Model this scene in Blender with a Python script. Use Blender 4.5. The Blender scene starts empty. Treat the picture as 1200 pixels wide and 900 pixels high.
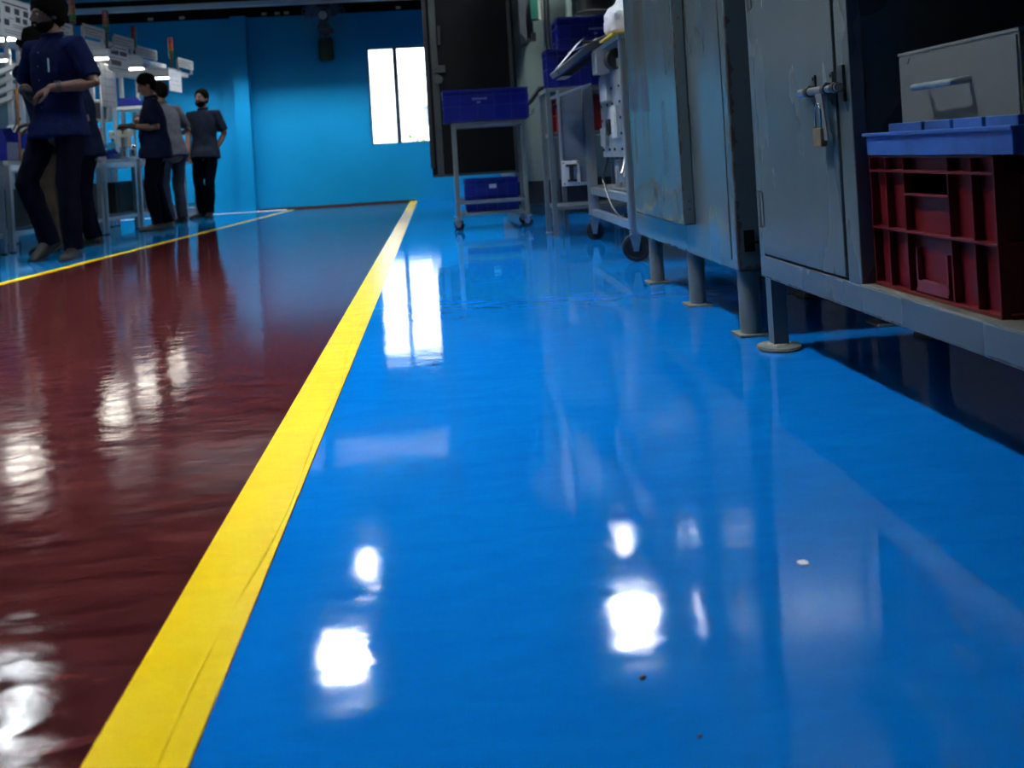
import bpy, bmesh, math, random
from mathutils import Vector, Matrix, Euler, noise
random.seed(7)
SC = bpy.context.scene
COL = SC.collection
PI = math.pi
V = Vector

# ------------------------------------------------------------------ materials
MATS = {}
def nt(m):
    m.use_nodes = True
    return m.node_tree.nodes, m.node_tree.links, m.node_tree.nodes['Principled BSDF']

def mat(name, col, rough=.5, metal=0., var=.12, scale=6., bump=0., bscale=40., spec=.5, emit=None, estr=0., stretch=(1, 1, 1), rvar=.0):
    if name in MATS: return MATS[name]
    m = bpy.data.materials.new(name); n, l, p = nt(m)
    p.inputs['Roughness'].default_value = rough
    p.inputs['Metallic'].default_value = metal
    p.inputs['Specular IOR Level'].default_value = spec
    tc = n.new('ShaderNodeTexCoord'); mp = n.new('ShaderNodeMapping'); l.new(tc.outputs['Object'], mp.inputs['Vector'])
    mp.inputs['Scale'].default_value = stretch
    nz = n.new('ShaderNodeTexNoise'); nz.inputs['Scale'].default_value = scale; nz.inputs['Detail'].default_value = 5
    l.new(mp.outputs['Vector'], nz.inputs['Vector'])
    rp = n.new('ShaderNodeValToRGB'); rp.color_ramp.elements[0].position = .3; rp.color_ramp.elements[1].position = .7
    c = V(col)
    rp.color_ramp.elements[0].color = (*(c*(1-var)), 1); rp.color_ramp.elements[1].color = (*[min(1, q*(1+var)) for q in c], 1)
    l.new(nz.outputs['Fac'], rp.inputs['Fac']); l.new(rp.outputs['Color'], p.inputs['Base Color'])
    if rvar:
        mr = n.new('ShaderNodeMapRange'); mr.inputs['From Min'].default_value = .3; mr.inputs['From Max'].default_value = .7
        mr.inputs['To Min'].default_value = max(.02, rough-rvar); mr.inputs['To Max'].default_value = rough+rvar
        l.new(nz.outputs['Fac'], mr.inputs['Value']); l.new(mr.outputs['Result'], p.inputs['Roughness'])
    if bump:
        nb = n.new('ShaderNodeTexNoise'); nb.inputs['Scale'].default_value = bscale; nb.inputs['Detail'].default_value = 4
        l.new(mp.outputs['Vector'], nb.inputs['Vector'])
        b = n.new('ShaderNodeBump'); b.inputs['Strength'].default_value = bump; b.inputs['Distance'].default_value = .01
        l.new(nb.outputs['Fac'], b.inputs['Height']); l.new(b.outputs['Normal'], p.inputs['Normal'])
    if emit:
        p.inputs['Emission Color'].default_value = (*emit, 1); p.inputs['Emission Strength'].default_value = estr
    MATS[name] = m
    return m

def floor_mat(name, col, col2, rough, rvar, streak, bumpv, spec=.5, wave=.13):
    """glossy floor paint with wear: mottled colour, fine scratches and a slightly wavy coat"""
    m = bpy.data.materials.new(name); n, l, p = nt(m)
    tc = n.new('ShaderNodeTexCoord')
    big = n.new('ShaderNodeTexNoise'); big.inputs['Scale'].default_value = 1.3; big.inputs['Detail'].default_value = 6
    l.new(tc.outputs['Object'], big.inputs['Vector'])
    mp = n.new('ShaderNodeMapping'); mp.inputs['Scale'].default_value = (1.0, 3.0, 1); mp.inputs['Rotation'].default_value = (0, 0, .25)
    l.new(tc.outputs['Object'], mp.inputs['Vector'])
    st = n.new('ShaderNodeTexNoise'); st.inputs['Scale'].default_value = 7; st.inputs['Detail'].default_value = 9; st.inputs['Roughness'].default_value = .68
    st.inputs['Distortion'].default_value = .6
    l.new(mp.outputs['Vector'], st.inputs['Vector'])
    mx = n.new('ShaderNodeMath'); mx.operation = 'MULTIPLY_ADD'; mx.inputs[1].default_value = streak; 
    l.new(st.outputs['Fac'], mx.inputs[0]); 
    m2 = n.new('ShaderNodeMath'); m2.operation = 'MULTIPLY'; m2.inputs[1].default_value = 1-streak
    l.new(big.outputs['Fac'], m2.inputs[0]); l.new(m2.outputs[0], mx.inputs[2])
    rp = n.new('ShaderNodeValToRGB'); rp.color_ramp.elements[0].position = .36; rp.color_ramp.elements[1].position = .64
    rp.color_ramp.elements[0].color = (*col, 1); rp.color_ramp.elements[1].color = (*col2, 1)
    l.new(mx.outputs[0], rp.inputs['Fac']); l.new(rp.outputs['Color'], p.inputs['Base Color'])
    mr = n.new('ShaderNodeMapRange'); mr.inputs['From Min'].default_value = .35; mr.inputs['From Max'].default_value = .7
    mr.inputs['To Min'].default_value = rough; mr.inputs['To Max'].default_value = rough+rvar
    l.new(mx.outputs[0], mr.inputs['Value']); l.new(mr.outputs['Result'], p.inputs['Roughness'])
    b = n.new('ShaderNodeBump'); b.inputs['Strength'].default_value = bumpv; b.inputs['Distance'].default_value = .002
    l.new(st.outputs['Fac'], b.inputs['Height']); l.new(b.outputs['Normal'], p.inputs['Normal'])
    wv = n.new('ShaderNodeTexNoise'); wv.inputs['Scale'].default_value = 9; wv.inputs['Detail'].default_value = 2; l.new(tc.outputs['Object'], wv.inputs['Vector'])
    b2 = n.new('ShaderNodeBump'); b2.inputs['Strength'].default_value = wave; b2.inputs['Distance'].default_value = .004
    l.new(wv.outputs['Fac'], b2.inputs['Height']); l.new(b.outputs['Normal'], b2.inputs['Normal']); l.new(b2.outputs['Normal'], p.inputs['Normal'])
    p.inputs['Specular IOR Level'].default_value = spec
    MATS[name] = m
    return m

def chipped_paint(name, col, rough, chip, axis_edges, scale=28., rvar=.05, rough_stretch=(1, 1, 1), wave=.0):
    """steel paint, chipped to dark rust along given edges: list of (axis index, value, reach)"""
    m = bpy.data.materials.new(name); n, l, p = nt(m)
    tc = n.new('ShaderNodeTexCoord'); sp = n.new('ShaderNodeSeparateXYZ'); l.new(tc.outputs['Object'], sp.inputs[0])
    nz = n.new('ShaderNodeTexNoise'); nz.inputs['Scale'].default_value = scale; nz.inputs['Detail'].default_value = 5
    l.new(tc.outputs['Object'], nz.inputs['Vector'])
    acc = None
    for *prs, reach in axis_edges:
        far = None
        for ax, val in prs:
            a = n.new('ShaderNodeMath'); a.operation = 'SUBTRACT'; a.inputs[1].default_value = val; l.new(sp.outputs[ax], a.inputs[0])
            b = n.new('ShaderNodeMath'); b.operation = 'ABSOLUTE'; l.new(a.outputs[0], b.inputs[0])
            if far is None: far = b
            else:
                d = n.new('ShaderNodeMath'); d.operation = 'MAXIMUM'; l.new(far.outputs[0], d.inputs[0]); l.new(b.outputs[0], d.inputs[1]); far = d
        b = far
        c = n.new('ShaderNodeMapRange'); c.inputs['From Min'].default_value = 0; c.inputs['From Max'].default_value = reach
        c.inputs['To Min'].default_value = 1; c.inputs['To Max'].default_value = 0; l.new(b.outputs[0], c.inputs['Value'])
        if acc is None: acc = c.outputs['Result']
        else:
            d = n.new('ShaderNodeMath'); d.operation = 'MAXIMUM'; l.new(acc, d.inputs[0]); l.new(c.outputs['Result'], d.inputs[1]); acc = d.outputs[0]
    s = n.new('ShaderNodeMath'); s.operation = 'MULTIPLY_ADD'; s.inputs[1].default_value = .45; l.new(acc, s.inputs[0]); l.new(nz.outputs['Fac'], s.inputs[2])
    th = n.new('ShaderNodeMapRange'); th.inputs['From Min'].default_value = .79; th.inputs['From Max'].default_value = .83; l.new(s.outputs[0], th.inputs['Value'])
    mx = n.new('ShaderNodeMix'); mx.data_type = 'RGBA'; l.new(th.outputs['Result'], mx.inputs['Factor'])
    # paint with vertical grime
    mp = n.new('ShaderNodeMapping'); mp.inputs['Scale'].default_value = rough_stretch; l.new(tc.outputs['Object'], mp.inputs['Vector'])
    gr = n.new('ShaderNodeTexNoise'); gr.inputs['Scale'].default_value = 2.5; gr.inputs['Detail'].default_value = 3; l.new(mp.outputs['Vector'], gr.inputs['Vector'])
    rp = n.new('ShaderNodeValToRGB'); rp.color_ramp.elements[0].position = .3; rp.color_ramp.elements[1].position = .7
    rp.color_ramp.elements[0].color = (*(V(col)*.95), 1); rp.color_ramp.elements[1].color = (*(V(col)*1.04), 1)
    l.new(gr.outputs['Fac'], rp.inputs['Fac'])
    l.new(rp.outputs['Color'], mx.inputs['A']); mx.inputs['B'].default_value = (*chip, 1)
    l.new(mx.outputs['Result'], p.inputs['Base Color'])
    mr = n.new('ShaderNodeMapRange'); mr.inputs['From Min'].default_value = .3; mr.inputs['From Max'].default_value = .7
    mr.inputs['To Min'].default_value = max(.03, rough-rvar); mr.inputs['To Max'].default_value = rough+rvar
    l.new(gr.outputs['Fac'], mr.inputs['Value'])
    ad = n.new('ShaderNodeMath'); ad.operation = 'MULTIPLY_ADD'; ad.inputs[1].default_value = .5
    l.new(th.outputs['Result'], ad.inputs[0]); l.new(mr.outputs['Result'], ad.inputs[2]); l.new(ad.outputs[0], p.inputs['Roughness'])
    if wave:
        mw = n.new('ShaderNodeMapping'); mw.inputs['Scale'].default_value = (1, 1.2, .55); l.new(tc.outputs['Object'], mw.inputs['Vector'])
        gr = n.new('ShaderNodeTexNoise'); gr.inputs['Scale'].default_value = 3.2; gr.inputs['Detail'].default_value = .6; l.new(mw.outputs['Vector'], gr.inputs['Vector'])
        bp = n.new('ShaderNodeBump'); bp.inputs['Strength'].default_value = wave; bp.inputs['Distance'].default_value = .03
        l.new(gr.outputs['Fac'], bp.inputs['Height']); l.new(bp.outputs['Normal'], p.inputs['Normal'])
    MATS[name] = m
    return m

ALU = mat('aluminium profile', (.48, .52, .54), .32, .75, .08, 8)
STEEL = mat('bare steel', (.45, .46, .47), .3, .9, .15, 20)
CHROME = mat('chromed steel', (.7, .72, .74), .16, 1., .05, 20)
GREYPAINT = mat('pale grey paint', (.26, .29, .29), .38, 0, .1, 5)
RACKPAINT = mat('grey rack paint', (.12, .145, .15), .35, 0, .12, 8)
MACHINE = mat('machine grey green paint', (.15, .19, .17), .42, 0, .08, 3)
DARKDOOR = mat('dark enclosure paint', (.004, .0045, .005), .6, 0, .2, 4, spec=.08)
BLACKPL = mat('black plastic', (.012, .012, .013), .42, 0, .2, 12)
RUBBER = mat('grey black rubber', (.012, .015, .018), .6, 0, .2, 12, spec=.25)
BLUEPL = mat('blue crate plastic', (.003, .010, .20), .38, 0, .12, 6)
BLUETRAY = mat('scuffed blue tray plastic', (.030, .105, .36), .4, 0, .4, 7, .1, 30)
REDPL = mat('red crate plastic', (.11, .003, .006), .4, 0, .12, 7, spec=.25)
WHITEPL = mat('white plastic', (.50, .53, .52), .4, 0, .05, 5)
PAPER = mat('white paper', (.62, .64, .66), .7, 0, .05, 9)
INK = mat('printed ink', (.03, .03, .04), .6, 0, .1, 9)
CLOTH = mat('white cloth', (.82, .83, .88), .8, 0, .06, 9, .4, 14)
NAVY = mat('navy shirt cotton', (.0034, .0062, .029), .9, 0, .3, 12, .5, 60, spec=.04)
NAVY2 = mat('dark navy shirt cotton', (.005, .008, .024), .9, 0, .3, 12, .5, 60, spec=.04)
CHARCOAL = mat('charcoal blue shirt cotton', (.009, .012, .022), .9, 0, .3, 12, .5, 60, spec=.04)
GREYSHIRT = mat('grey shirt cotton', (.05, .054, .068), .9, 0, .25, 12, .5, 60, spec=.04)
TROUSER = mat('dark navy trouser cloth', (.0014, .002, .006), .95, 0, .3, 12, .4, 50, spec=.04)
TROUSER2 = mat('slate trouser cloth', (.024, .028, .042), .9, 0, .3, 12, .4, 50, spec=.04)
KHAKI = mat('khaki trouser cloth', (.032, .025, .018), .9, 0, .25, 12, .4, 50, spec=.04)
SKIN = mat('skin', (.095, .042, .026), .5, 0, .12, 14)
HAIR = mat('black hair', (.003, .0026, .0025), .8, 0, .3, 60, .6, 120, spec=.02)
SHOE = mat('black shoe leather', (.006, .006, .0065), .5, 0, .2, 12, spec=.2)
SHOE2 = mat('dusty grey shoe', (.04, .04, .04), .6, 0, .2, 12)
EYEW = mat('eye white', (.16, .14, .12), .3, 0, .05, 9)
GLOVE = mat('black glove knit', (.008, .008, .009), .8, 0, .3, 60, .4, 120)
BRASS = mat('worn brass', (.30, .22, .13), .38, .7, .2, 30)
YELLOWP = mat('yellow plastic', (.65, .42, .02), .45, 0, .1, 9)
ORANGE = mat('orange enamel', (.55, .19, .02), .4, 0, .1, 9)
REDL = mat('red lamp lens', (.14, .010, .007), .3, 0, .1, 9)
AMBERL = mat('amber lamp lens', (.17, .035, .006), .3, 0, .1, 9)
GREENL = mat('green lamp lens', (.01, .08, .016), .3, 0, .1, 9)
GREENPL = mat('dark green plastic', (.004, .022, .012), .5, 0, .2, 9)
CYANPL = mat('cyan plastic', (.03, .30, .48), .35, 0, .1, 9)
BEIGE = mat('beige enamel', (.42, .41, .34), .45, 0, .1, 9)
TASK = mat('task lamp diffuser', (.9, .9, .85), .5, 0, .02, 5, emit=(1, .97, .86), estr=26)
TASKDIM = mat('shaded task tube', (.9, .9, .85), .5, 0, .02, 5, emit=(1, .98, .92), estr=3.5)
LAMP = mat('ceiling lamp diffuser', (.9, .9, .9), .5, 0, .02, 5, emit=(.90, .97, 1.0), estr=150)
HOUSING = mat('lamp housing enamel', (.35, .38, .40), .4, 0, .05, 5)
WALLBLUE = mat('sky blue wall paint', (.0008, .245, .52), .5, 0, .07, 1.2, .03, 30, spec=.2, rvar=.06)
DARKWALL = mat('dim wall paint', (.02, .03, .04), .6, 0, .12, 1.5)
CEILM = mat('grey roof sheet', (.035, .042, .05), .6, 0, .15, 2)
BEAMM = mat('blue beam paint', (.012, .12, .22), .4, 0, .12, 3)
BEAMG = mat('pale beam paint', (.5, .6, .62), .4, 0, .12, 3)
BROWN = mat('brown skirting', (.035, .014, .009), .5, 0, .25, 8)
OUTWALL = mat('whitewashed outside wall', (.8, .8, .78), .8, 0, .04, 3)
LEAF = mat('green leaves', (.16, .24, .03), .6, 0, .4, 9)
GROUND = mat('pale concrete ground', (.45, .44, .42), .8, 0, .1, 2)
BLUEFL = floor_mat('blue floor paint', (.0005, .142, .53), (.002, .185, .62), .018, .07, .55, .06)
BLUEFL2 = floor_mat('light blue strip paint', (.001, .14, .40), (.003, .19, .50), .025, .08, .55, .08)
MAROON = floor_mat('maroon floor paint', (.026, .004, .0048), (.098, .021, .021), .02, .045, .85, .16, wave=.30)
YELLOW = floor_mat('yellow line paint', (.85, .56, .0), (.92, .66, .0), .16, .14, .7, .12)
WHITESTRIP = mat('white strip', (.8, .8, .78), .3, 0, .08, 6)

# ------------------------------------------------------------------ mesh builder
class MB:
    def __init__(s): s.v = []; s.f = []
    def add(s, vs, fs, M=None):
        o = len(s.v)
        s.v += [M @ V(p) if M else V(p) for p in vs]
        s.f += [tuple(i+o for i in q) for q in fs]
        return s
    def box(s, x0, x1, y0, y1, z0, z1, M=None):
        vs = [(x0, y0, z0), (x1, y0, z0), (x1, y1, z0), (x0, y1, z0), (x0, y0, z1), (x1, y0, z1), (x1, y1, z1), (x0, y1, z1)]
        return s.add(vs, [(0, 3, 2, 1), (4, 5, 6, 7), (0, 1, 5, 4), (1, 2, 6, 5), (2, 3, 7, 6), (3, 0, 4, 7)], M)
    def frame(s, p):
        pass
    def tube(s, pts, rad, seg=12, M=None, flat=1., side=None, round_ends=False):
        """tube along points; rad a number or list; flat squeezes the second axis; side fixes the first axis"""
        pts = [V(p) for p in pts]; k = len(pts)
        rad = [rad]*k if isinstance(rad, (int, float)) else list(rad)
        if round_ends:
            d0 = (pts[0]-pts[1]).normalized(); d1 = (pts[-1]-pts[-2]).normalized()
            a, b = rad[0], rad[-1]
            am = min(a) if isinstance(a, tuple) else a; bm_ = min(b) if isinstance(b, tuple) else b
            sc = lambda r, f: tuple(q*f for q in r) if isinstance(r, tuple) else r*f
            pts = [pts[0]+d0*am*.92, pts[0]+d0*am*.6] + pts + [pts[-1]+d1*bm_*.6, pts[-1]+d1*bm_*.92]
            rad = [sc(a, .38), sc(a, .8)] + rad + [sc(b, .8), sc(b, .38)]; k += 4
        vs = []; fs = []; prev = V(side) if side else None
        for i in range(k):
            t = (pts[min(i+1, k-1)]-pts[max(i-1, 0)])
            t = t.normalized() if t.length > 1e-9 else V((0, 0, 1))
            if prev is None:
                prev = t.cross(V((0, 0, 1)) if abs(t.z) < .9 else V((1, 0, 0)))
            a = (prev - t*prev.dot(t))
            a = a.normalized() if a.length > 1e-6 else t.orthogonal().normalized()
            prev = V(side) if side else a
            b = t.cross(a)
            r = rad[i]; rx, ry = r if isinstance(r, tuple) else (r, r*flat)
            for j in range(seg):
                q = 2*PI*j/seg
                vs.append(pts[i]+a*rx*math.cos(q)+b*ry*math.sin(q))
        for i in range(k-1):
            for j in range(seg):
                j2 = (j+1) % seg
                fs.append((i*seg+j, i*seg+j2, (i+1)*seg+j2, (i+1)*seg+j))
        fs.append(tuple(reversed(range(seg)))); fs.append(tuple(range((k-1)*seg, k*seg)))
        return s.add(vs, fs, M)
    def cyl(s, p0, p1, r, seg=20, M=None): return s.tube([p0, p1], r, seg, M)
    def rings(s, rings, M=None, cap=True):
        """loft of explicit vertex rings"""
        seg = len(rings[0]); vs = [p for r in rings for p in r]; fs = []
        for i in range(len(rings)-1):
            for j in range(seg):
                j2 = (j+1) % seg
                fs.append((i*seg+j, i*seg+j2, (i+1)*seg+j2, (i+1)*seg+j))
        if cap: fs.append(tuple(reversed(range(seg)))); fs.append(tuple(range((len(rings)-1)*seg, len(rings)*seg)))
        return s.add(vs, fs, M)
    def lathe(s, prof, seg=24, M=None):
        """profile of (r, z) turned about z"""
        return s.rings([[(max(r, 1e-4)*math.cos(2*PI*j/seg), max(r, 1e-4)*math.sin(2*PI*j/seg), z) for j in range(seg)] for r, z in prof], M)
    def ell(s, c, r, M=None, seg=16, fn=None):
        n = seg//2; rr = []
        for i in range(n+1):
            a = -PI/2+PI*i/n; a = max(-PI/2+.05, min(PI/2-.05, a)); ring = []
            for j in range(seg):
                q = 2*PI*j/seg; d = V((math.cos(a)*math.cos(q), math.cos(a)*math.sin(q), math.sin(a)))
                k = fn(d) if fn else 1
                ring.append((c[0]+d.x*r[0]*k, c[1]+d.y*r[1]*k, c[2]+d.z*r[2]*k))
            rr.append(ring)
        return s.rings(rr, M)
    def prism(s, poly, d, M=None):
        """planar polygon (3-D points) pushed along vector d"""
        k = len(poly); d = V(d); vs = [V(p) for p in poly]+[V(p)+d for p in poly]
        fs = [tuple(range(k)), tuple(reversed(range(k, 2*k)))]+[(i, i+k, (i+1) % k+k, (i+1) % k) for i in range(k)]
        return s.add(vs, fs, M)
    def mesh(s, name):
        me = bpy.data.meshes.new(name); me.from_pydata([tuple(p) for p in s.v], [], s.f)
        bm = bmesh.new(); bm.from_mesh(me); bmesh.ops.recalc_face_normals(bm, faces=bm.faces); bm.to_mesh(me); bm.free()
        return me
    def build(s, name, m, parent=None, bevel=.0025, smooth=True, seg=2, loc=None, rotz=0):
        me = s.mesh(name); me.materials.append(m)
        o = bpy.data.objects.new(name, me); COL.objects.link(o)
        if parent: o.parent = parent
        if loc: o.location = loc
        o.rotation_euler[2] = rotz
        if smooth:
            me.polygons.foreach_set('use_smooth', [True]*len(me.polygons))
            me.set_sharp_from_angle(angle=math.radians(38))
        if bevel:
            b = o.modifiers.new('edge', 'BEVEL'); b.width = bevel; b.segments = seg; b.limit_method = 'ANGLE'; b.angle_limit = math.radians(50)
            b.harden_normals = True
        return o

def tag(o, label, cat, group=None):
    o['label'] = label; o['category'] = cat
    if group: o['group'] = group
    return o
def thing(name, label, cat, loc=(0, 0, 0), rotz=0., group=None):
    o = bpy.data.objects.new(name, None); COL.objects.link(o); o.location = loc; o.rotation_euler[2] = rotz; o.empty_display_size = .1
    return tag(o, label, cat, group)
def struct(o): o['kind'] = 'structure'; return o
def pieces(name, m, parent, boxes, **k):
    return [MB().box(*b).build(name, m, parent, **k) for b in boxes]
def kids(o): return [c for c in bpy.data.objects if c.parent == o]
def dup(o, parent=None):
    c = o.copy(); COL.objects.link(c)
    if parent: c.parent = parent
    for k in kids(o): dup(k, c)
    return c

def baked(mb, name, m, parent, voxel, smooth_it=6, fn=None, factor=.5):
    """one continuous skin over overlapping shapes"""
    me = mb.mesh(name+' source'); o = bpy.data.objects.new(name+' source', me); COL.objects.link(o)
    r = o.modifiers.new('r', 'REMESH'); r.mode = 'VOXEL'; r.voxel_size = voxel; r.use_smooth_shade = True
    if smooth_it:
        q = o.modifiers.new('s', 'SMOOTH'); q.iterations = smooth_it; q.factor = factor
    dg = bpy.context.evaluated_depsgraph_get()
    out = bpy.data.meshes.new_from_object(o.evaluated_get(dg)); out.name = name
    bpy.data.objects.remove(o); bpy.data.meshes.remove(me)
    if fn:
        for v in out.vertices: v.co = fn(v.co, v.normal)
    out.materials.clear(); out.materials.append(m)
    out.polygons.foreach_set('use_smooth', [True]*len(out.polygons))
    ob = bpy.data.objects.new(name, out); COL.objects.link(ob)
    if parent: ob.parent = parent
    return ob

# ------------------------------------------------------------------ the setting
XL, XR, Y0, Y1, ZC = -7.6, 2.7, -3.2, 12.5, 3.45
def strip(poly, z=0.): return [(x, y, z) for x, y in poly]
# floor: blue work bays and a maroon aisle between yellow lines
def line2(y): return -2.43+(y-5.4)*.0835          # left yellow line of the aisle
fm = bpy.data.meshes.new('floor')
pts = [(XL, Y0), (line2(Y0), Y0), (-.26, Y0), (XR, Y0), (XR, Y1+.2), (-.26, Y1+.2), (line2(Y1), Y1+.2), (XL, Y1+.2)]
vs = strip(pts)+strip(pts, -.1)
fm.from_pydata(vs, [], [(0, 1, 6, 7), (1, 2, 5, 6), (2, 3, 4, 5), (8, 15, 12, 11)])
for m_ in (BLUEFL2, MAROON, BLUEFL): fm.materials.append(m_)
for i in range(3): fm.polygons[i].material_index = i
fl = struct(bpy.data.objects.new('floor', fm)); COL.objects.link(fl)
# painted yellow lines (thin raised film); the near one has a wrinkle running along it
yl = MB(); yl.box(-.364, -.262, Y0, Y1-.02, 0, .0016)
o = struct(yl.build('trim_1', YELLOW, bevel=0))
wr = []
for k in range(160):
    y = .4+k*.02
    if 1.15 < y < 2.0 and False: continue
    x = -.283-.012*math.sin(y*2.1+.6)-.006*math.sin(y*7.3)
    wr.append((x, y, .0006))
yl = MB(); yl.tube(wr, [.0026+.0016*math.sin(k*.37)*math.sin(k*.11) for k in range(160)], 8, flat=.9)
wo = yl.build('wrinkle', YELLOW, o, bevel=0)
yl = MB(); yl.prism([(line2(Y0)-.045, Y0, 0), (line2(Y0)+.045, Y0, 0), (line2(12.2)+.03, 12.2, 0), (line2(12.2)-.03, 12.2, 0)], (0, 0, .0016))
struct(yl.build('trim_2', YELLOW, bevel=0))
yl = MB(); yl.box(-4.2, -1.95, 12.22, 12.42, 0, .0016); struct(yl.build('trim_3', WHITESTRIP, bevel=0))  # thin white strip along the foot of the back wall
# back wall with a window opening
WX0, WX1, WZ0, WZ1 = -.83, .02, .765, 2.065
WT = 2.53
w = MB()
w.box(XL, WX0, Y1, Y1+.2, 0, WT); w.box(WX1, XR, Y1, Y1+.2, 0, WT); w.box(WX0, WX1, Y1, Y1+.2, 0, WZ0); w.box(WX0, WX1, Y1, Y1+.2, WZ1, WT)
w.box(-2.53, -2.34, Y1-.16, Y1+.01, 0, WT)
struct(w.build('wall_back', WALLBLUE, bevel=0, smooth=False))
w = MB(); w.box(XL-.2, XL, Y0, Y1+.2, 0, ZC); struct(w.build('wall_left', WALLBLUE, bevel=0))
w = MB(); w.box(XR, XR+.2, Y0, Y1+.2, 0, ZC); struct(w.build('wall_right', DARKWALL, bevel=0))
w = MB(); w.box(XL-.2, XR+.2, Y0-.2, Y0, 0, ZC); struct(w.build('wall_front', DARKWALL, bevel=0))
w = MB(); w.box(XL-.2, XR+.2, Y0-.2, Y1+.4, ZC, ZC+.15); struct(w.build('ceiling', CEILM, bevel=0))
w = MB(); w.box(XL, XR, Y1+.02, Y1+.2, WT, ZC); struct(w.build('wall_back_gap', DARKDOOR, bevel=0))  # near-black colour stands in for the dark opening under the roof
w = MB(); w.box(-2.33, -.3, Y1-.015, Y1-.001, 0, .022); struct(w.build('baseboard_back', BROWN, bevel=0))
# roof members above the back wall
w = MB(); w.box(XL, XR, 12.0, 12.1, 2.60, 2.66); struct(w.build('trim_4', BEAMG))
w = MB(); w.box(XL, XR, 11.75, 11.95, 2.72, 2.95); struct(w.build('trim_5', BEAMM))
w = MB(); w.box(XL, XR, 9.3, 9.5, 2.50, ZC); struct(w.build('trim_6', CEILM))  # unseen beam, added to shade the upper back wall
for i, x in enumerate((-2.15, -1.98, -1.86, -3.2, -3.6, -.4)):
    w = MB(); w.box(x, x+.06, Y1-.01, Y1+.03, 2.555, 2.585)
    struct(w.build('trim_%d' % (7+i), BEIGE))  # beige blocks stand in for small warm lights along the dark strip
# window: frame, mullion, two panes, sill edge
wf = MB()
for x0, x1 in ((WX0, WX0+.03), (WX1-.03, WX1)): wf.box(x0, x1, Y1+.03, Y1+.1, WZ0, WZ1)
wf.box(WX0+.03, WX1-.03, Y1+.03, Y1+.1, WZ0, WZ0+.025); wf.box(WX0+.03, WX1-.03, Y1+.03, Y1+.1, WZ1-.03, WZ1)
win = struct(wf.build('window_1', mat('blue window frame', (.01, .17, .30), .4, 0, .1, 5)))
mu = MB(); mu.box(-.485, -.43, Y1+.025, Y1+.105, WZ0+.02, WZ1-.02)
mu.build('mullion', mat('dark mullion', (.01, .03, .05), .5, 0, .2, 9), win)
gm = bpy.data.materials.new('window glass'); n_, l_, p_ = nt(gm)
n_.remove(p_)
tr = n_.new('ShaderNodeBsdfTransparent'); gl = n_.new('ShaderNodeBsdfGlossy'); gl.inputs['Roughness'].default_value = .02
fr = n_.new('ShaderNodeFresnel'); fr.inputs['IOR'].default_value = 1.3; mxs = n_.new('ShaderNodeMixShader')
l_.new(fr.outputs[0], mxs.inputs[0]); l_.new(tr.outputs[0], mxs.inputs[1]); l_.new(gl.outputs[0], mxs.inputs[2])
l_.new(mxs.outputs[0], n_['Material Output'].inputs['Surface'])
for x0, x1 in ((WX0+.03, -.485), (-.43, WX1-.03)):
    g = MB(); g.box(x0, x1, Y1+.06, Y1+.064, WZ0+.025, WZ1-.03); g.build('pane', gm, win, bevel=0)
# outside: bright yard wall with plank lines, ground, a green bush
w = MB()
for k in range(14): w.box(-5, 4, 16.5, 16.6, .2+k*.26, .2+k*.26+.245)
w.box(-5, 4, 16.66, 16.75, .0, 4.0)
struct(w.build('wall_yard', OUTWALL, bevel=0))
w = MB(); w.box(-8, 6, Y1+.21, 18, -.12, -.02); struct(w.build('floor_yard', GROUND, bevel=0))
b = MB(); rb = random.Random(3)
for k in range(260):
    c = V((-.2+rb.gauss(0, .22), 15.2+rb.gauss(0, .2), .35+abs(rb.gauss(0, .22))))
    R = Euler((rb.uniform(0, 6), rb.uniform(0, 6), rb.uniform(0, 6))).to_matrix().to_4x4(); R.translation = c
    b.add([(0, -.07, 0), (.03, 0, .01), (0, .07, 0), (-.03, 0, .01)], [(0, 1, 2, 3)], R)
bs = thing('bush', 'green bush outside, low behind the right window pane', 'bush', (0, 0, 0))
b.build('leaves', LEAF, bs, bevel=0, smooth=False)
b = MB()
for k in range(5): b.tube([(-.2+.03*k-.06, 15.2, -.02), (-.2+(k-2)*.1, 15.2+(k % 2)*.1-.05, .6)], [.012, .006], 6)
b.build('stem', BROWN, bs, bevel=0)
b = MB(); b.box(-.16, .02, 16.0, 16.3, 1.12, 1.42)
b.box(-.19, .05, 15.98, 16.32, 1.42, 1.45); b.box(-.12, -.02, 15.99, 16.0, 1.2, 1.34)
b.box(-.10, -.04, 16.3, 16.52, 1.2, 1.3)
tag(b.build('meter_box', mat('grey meter box', (.3, .32, .34), .5), bevel=.004), 'small grey box on the bright yard wall seen through the window', 'box')

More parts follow.
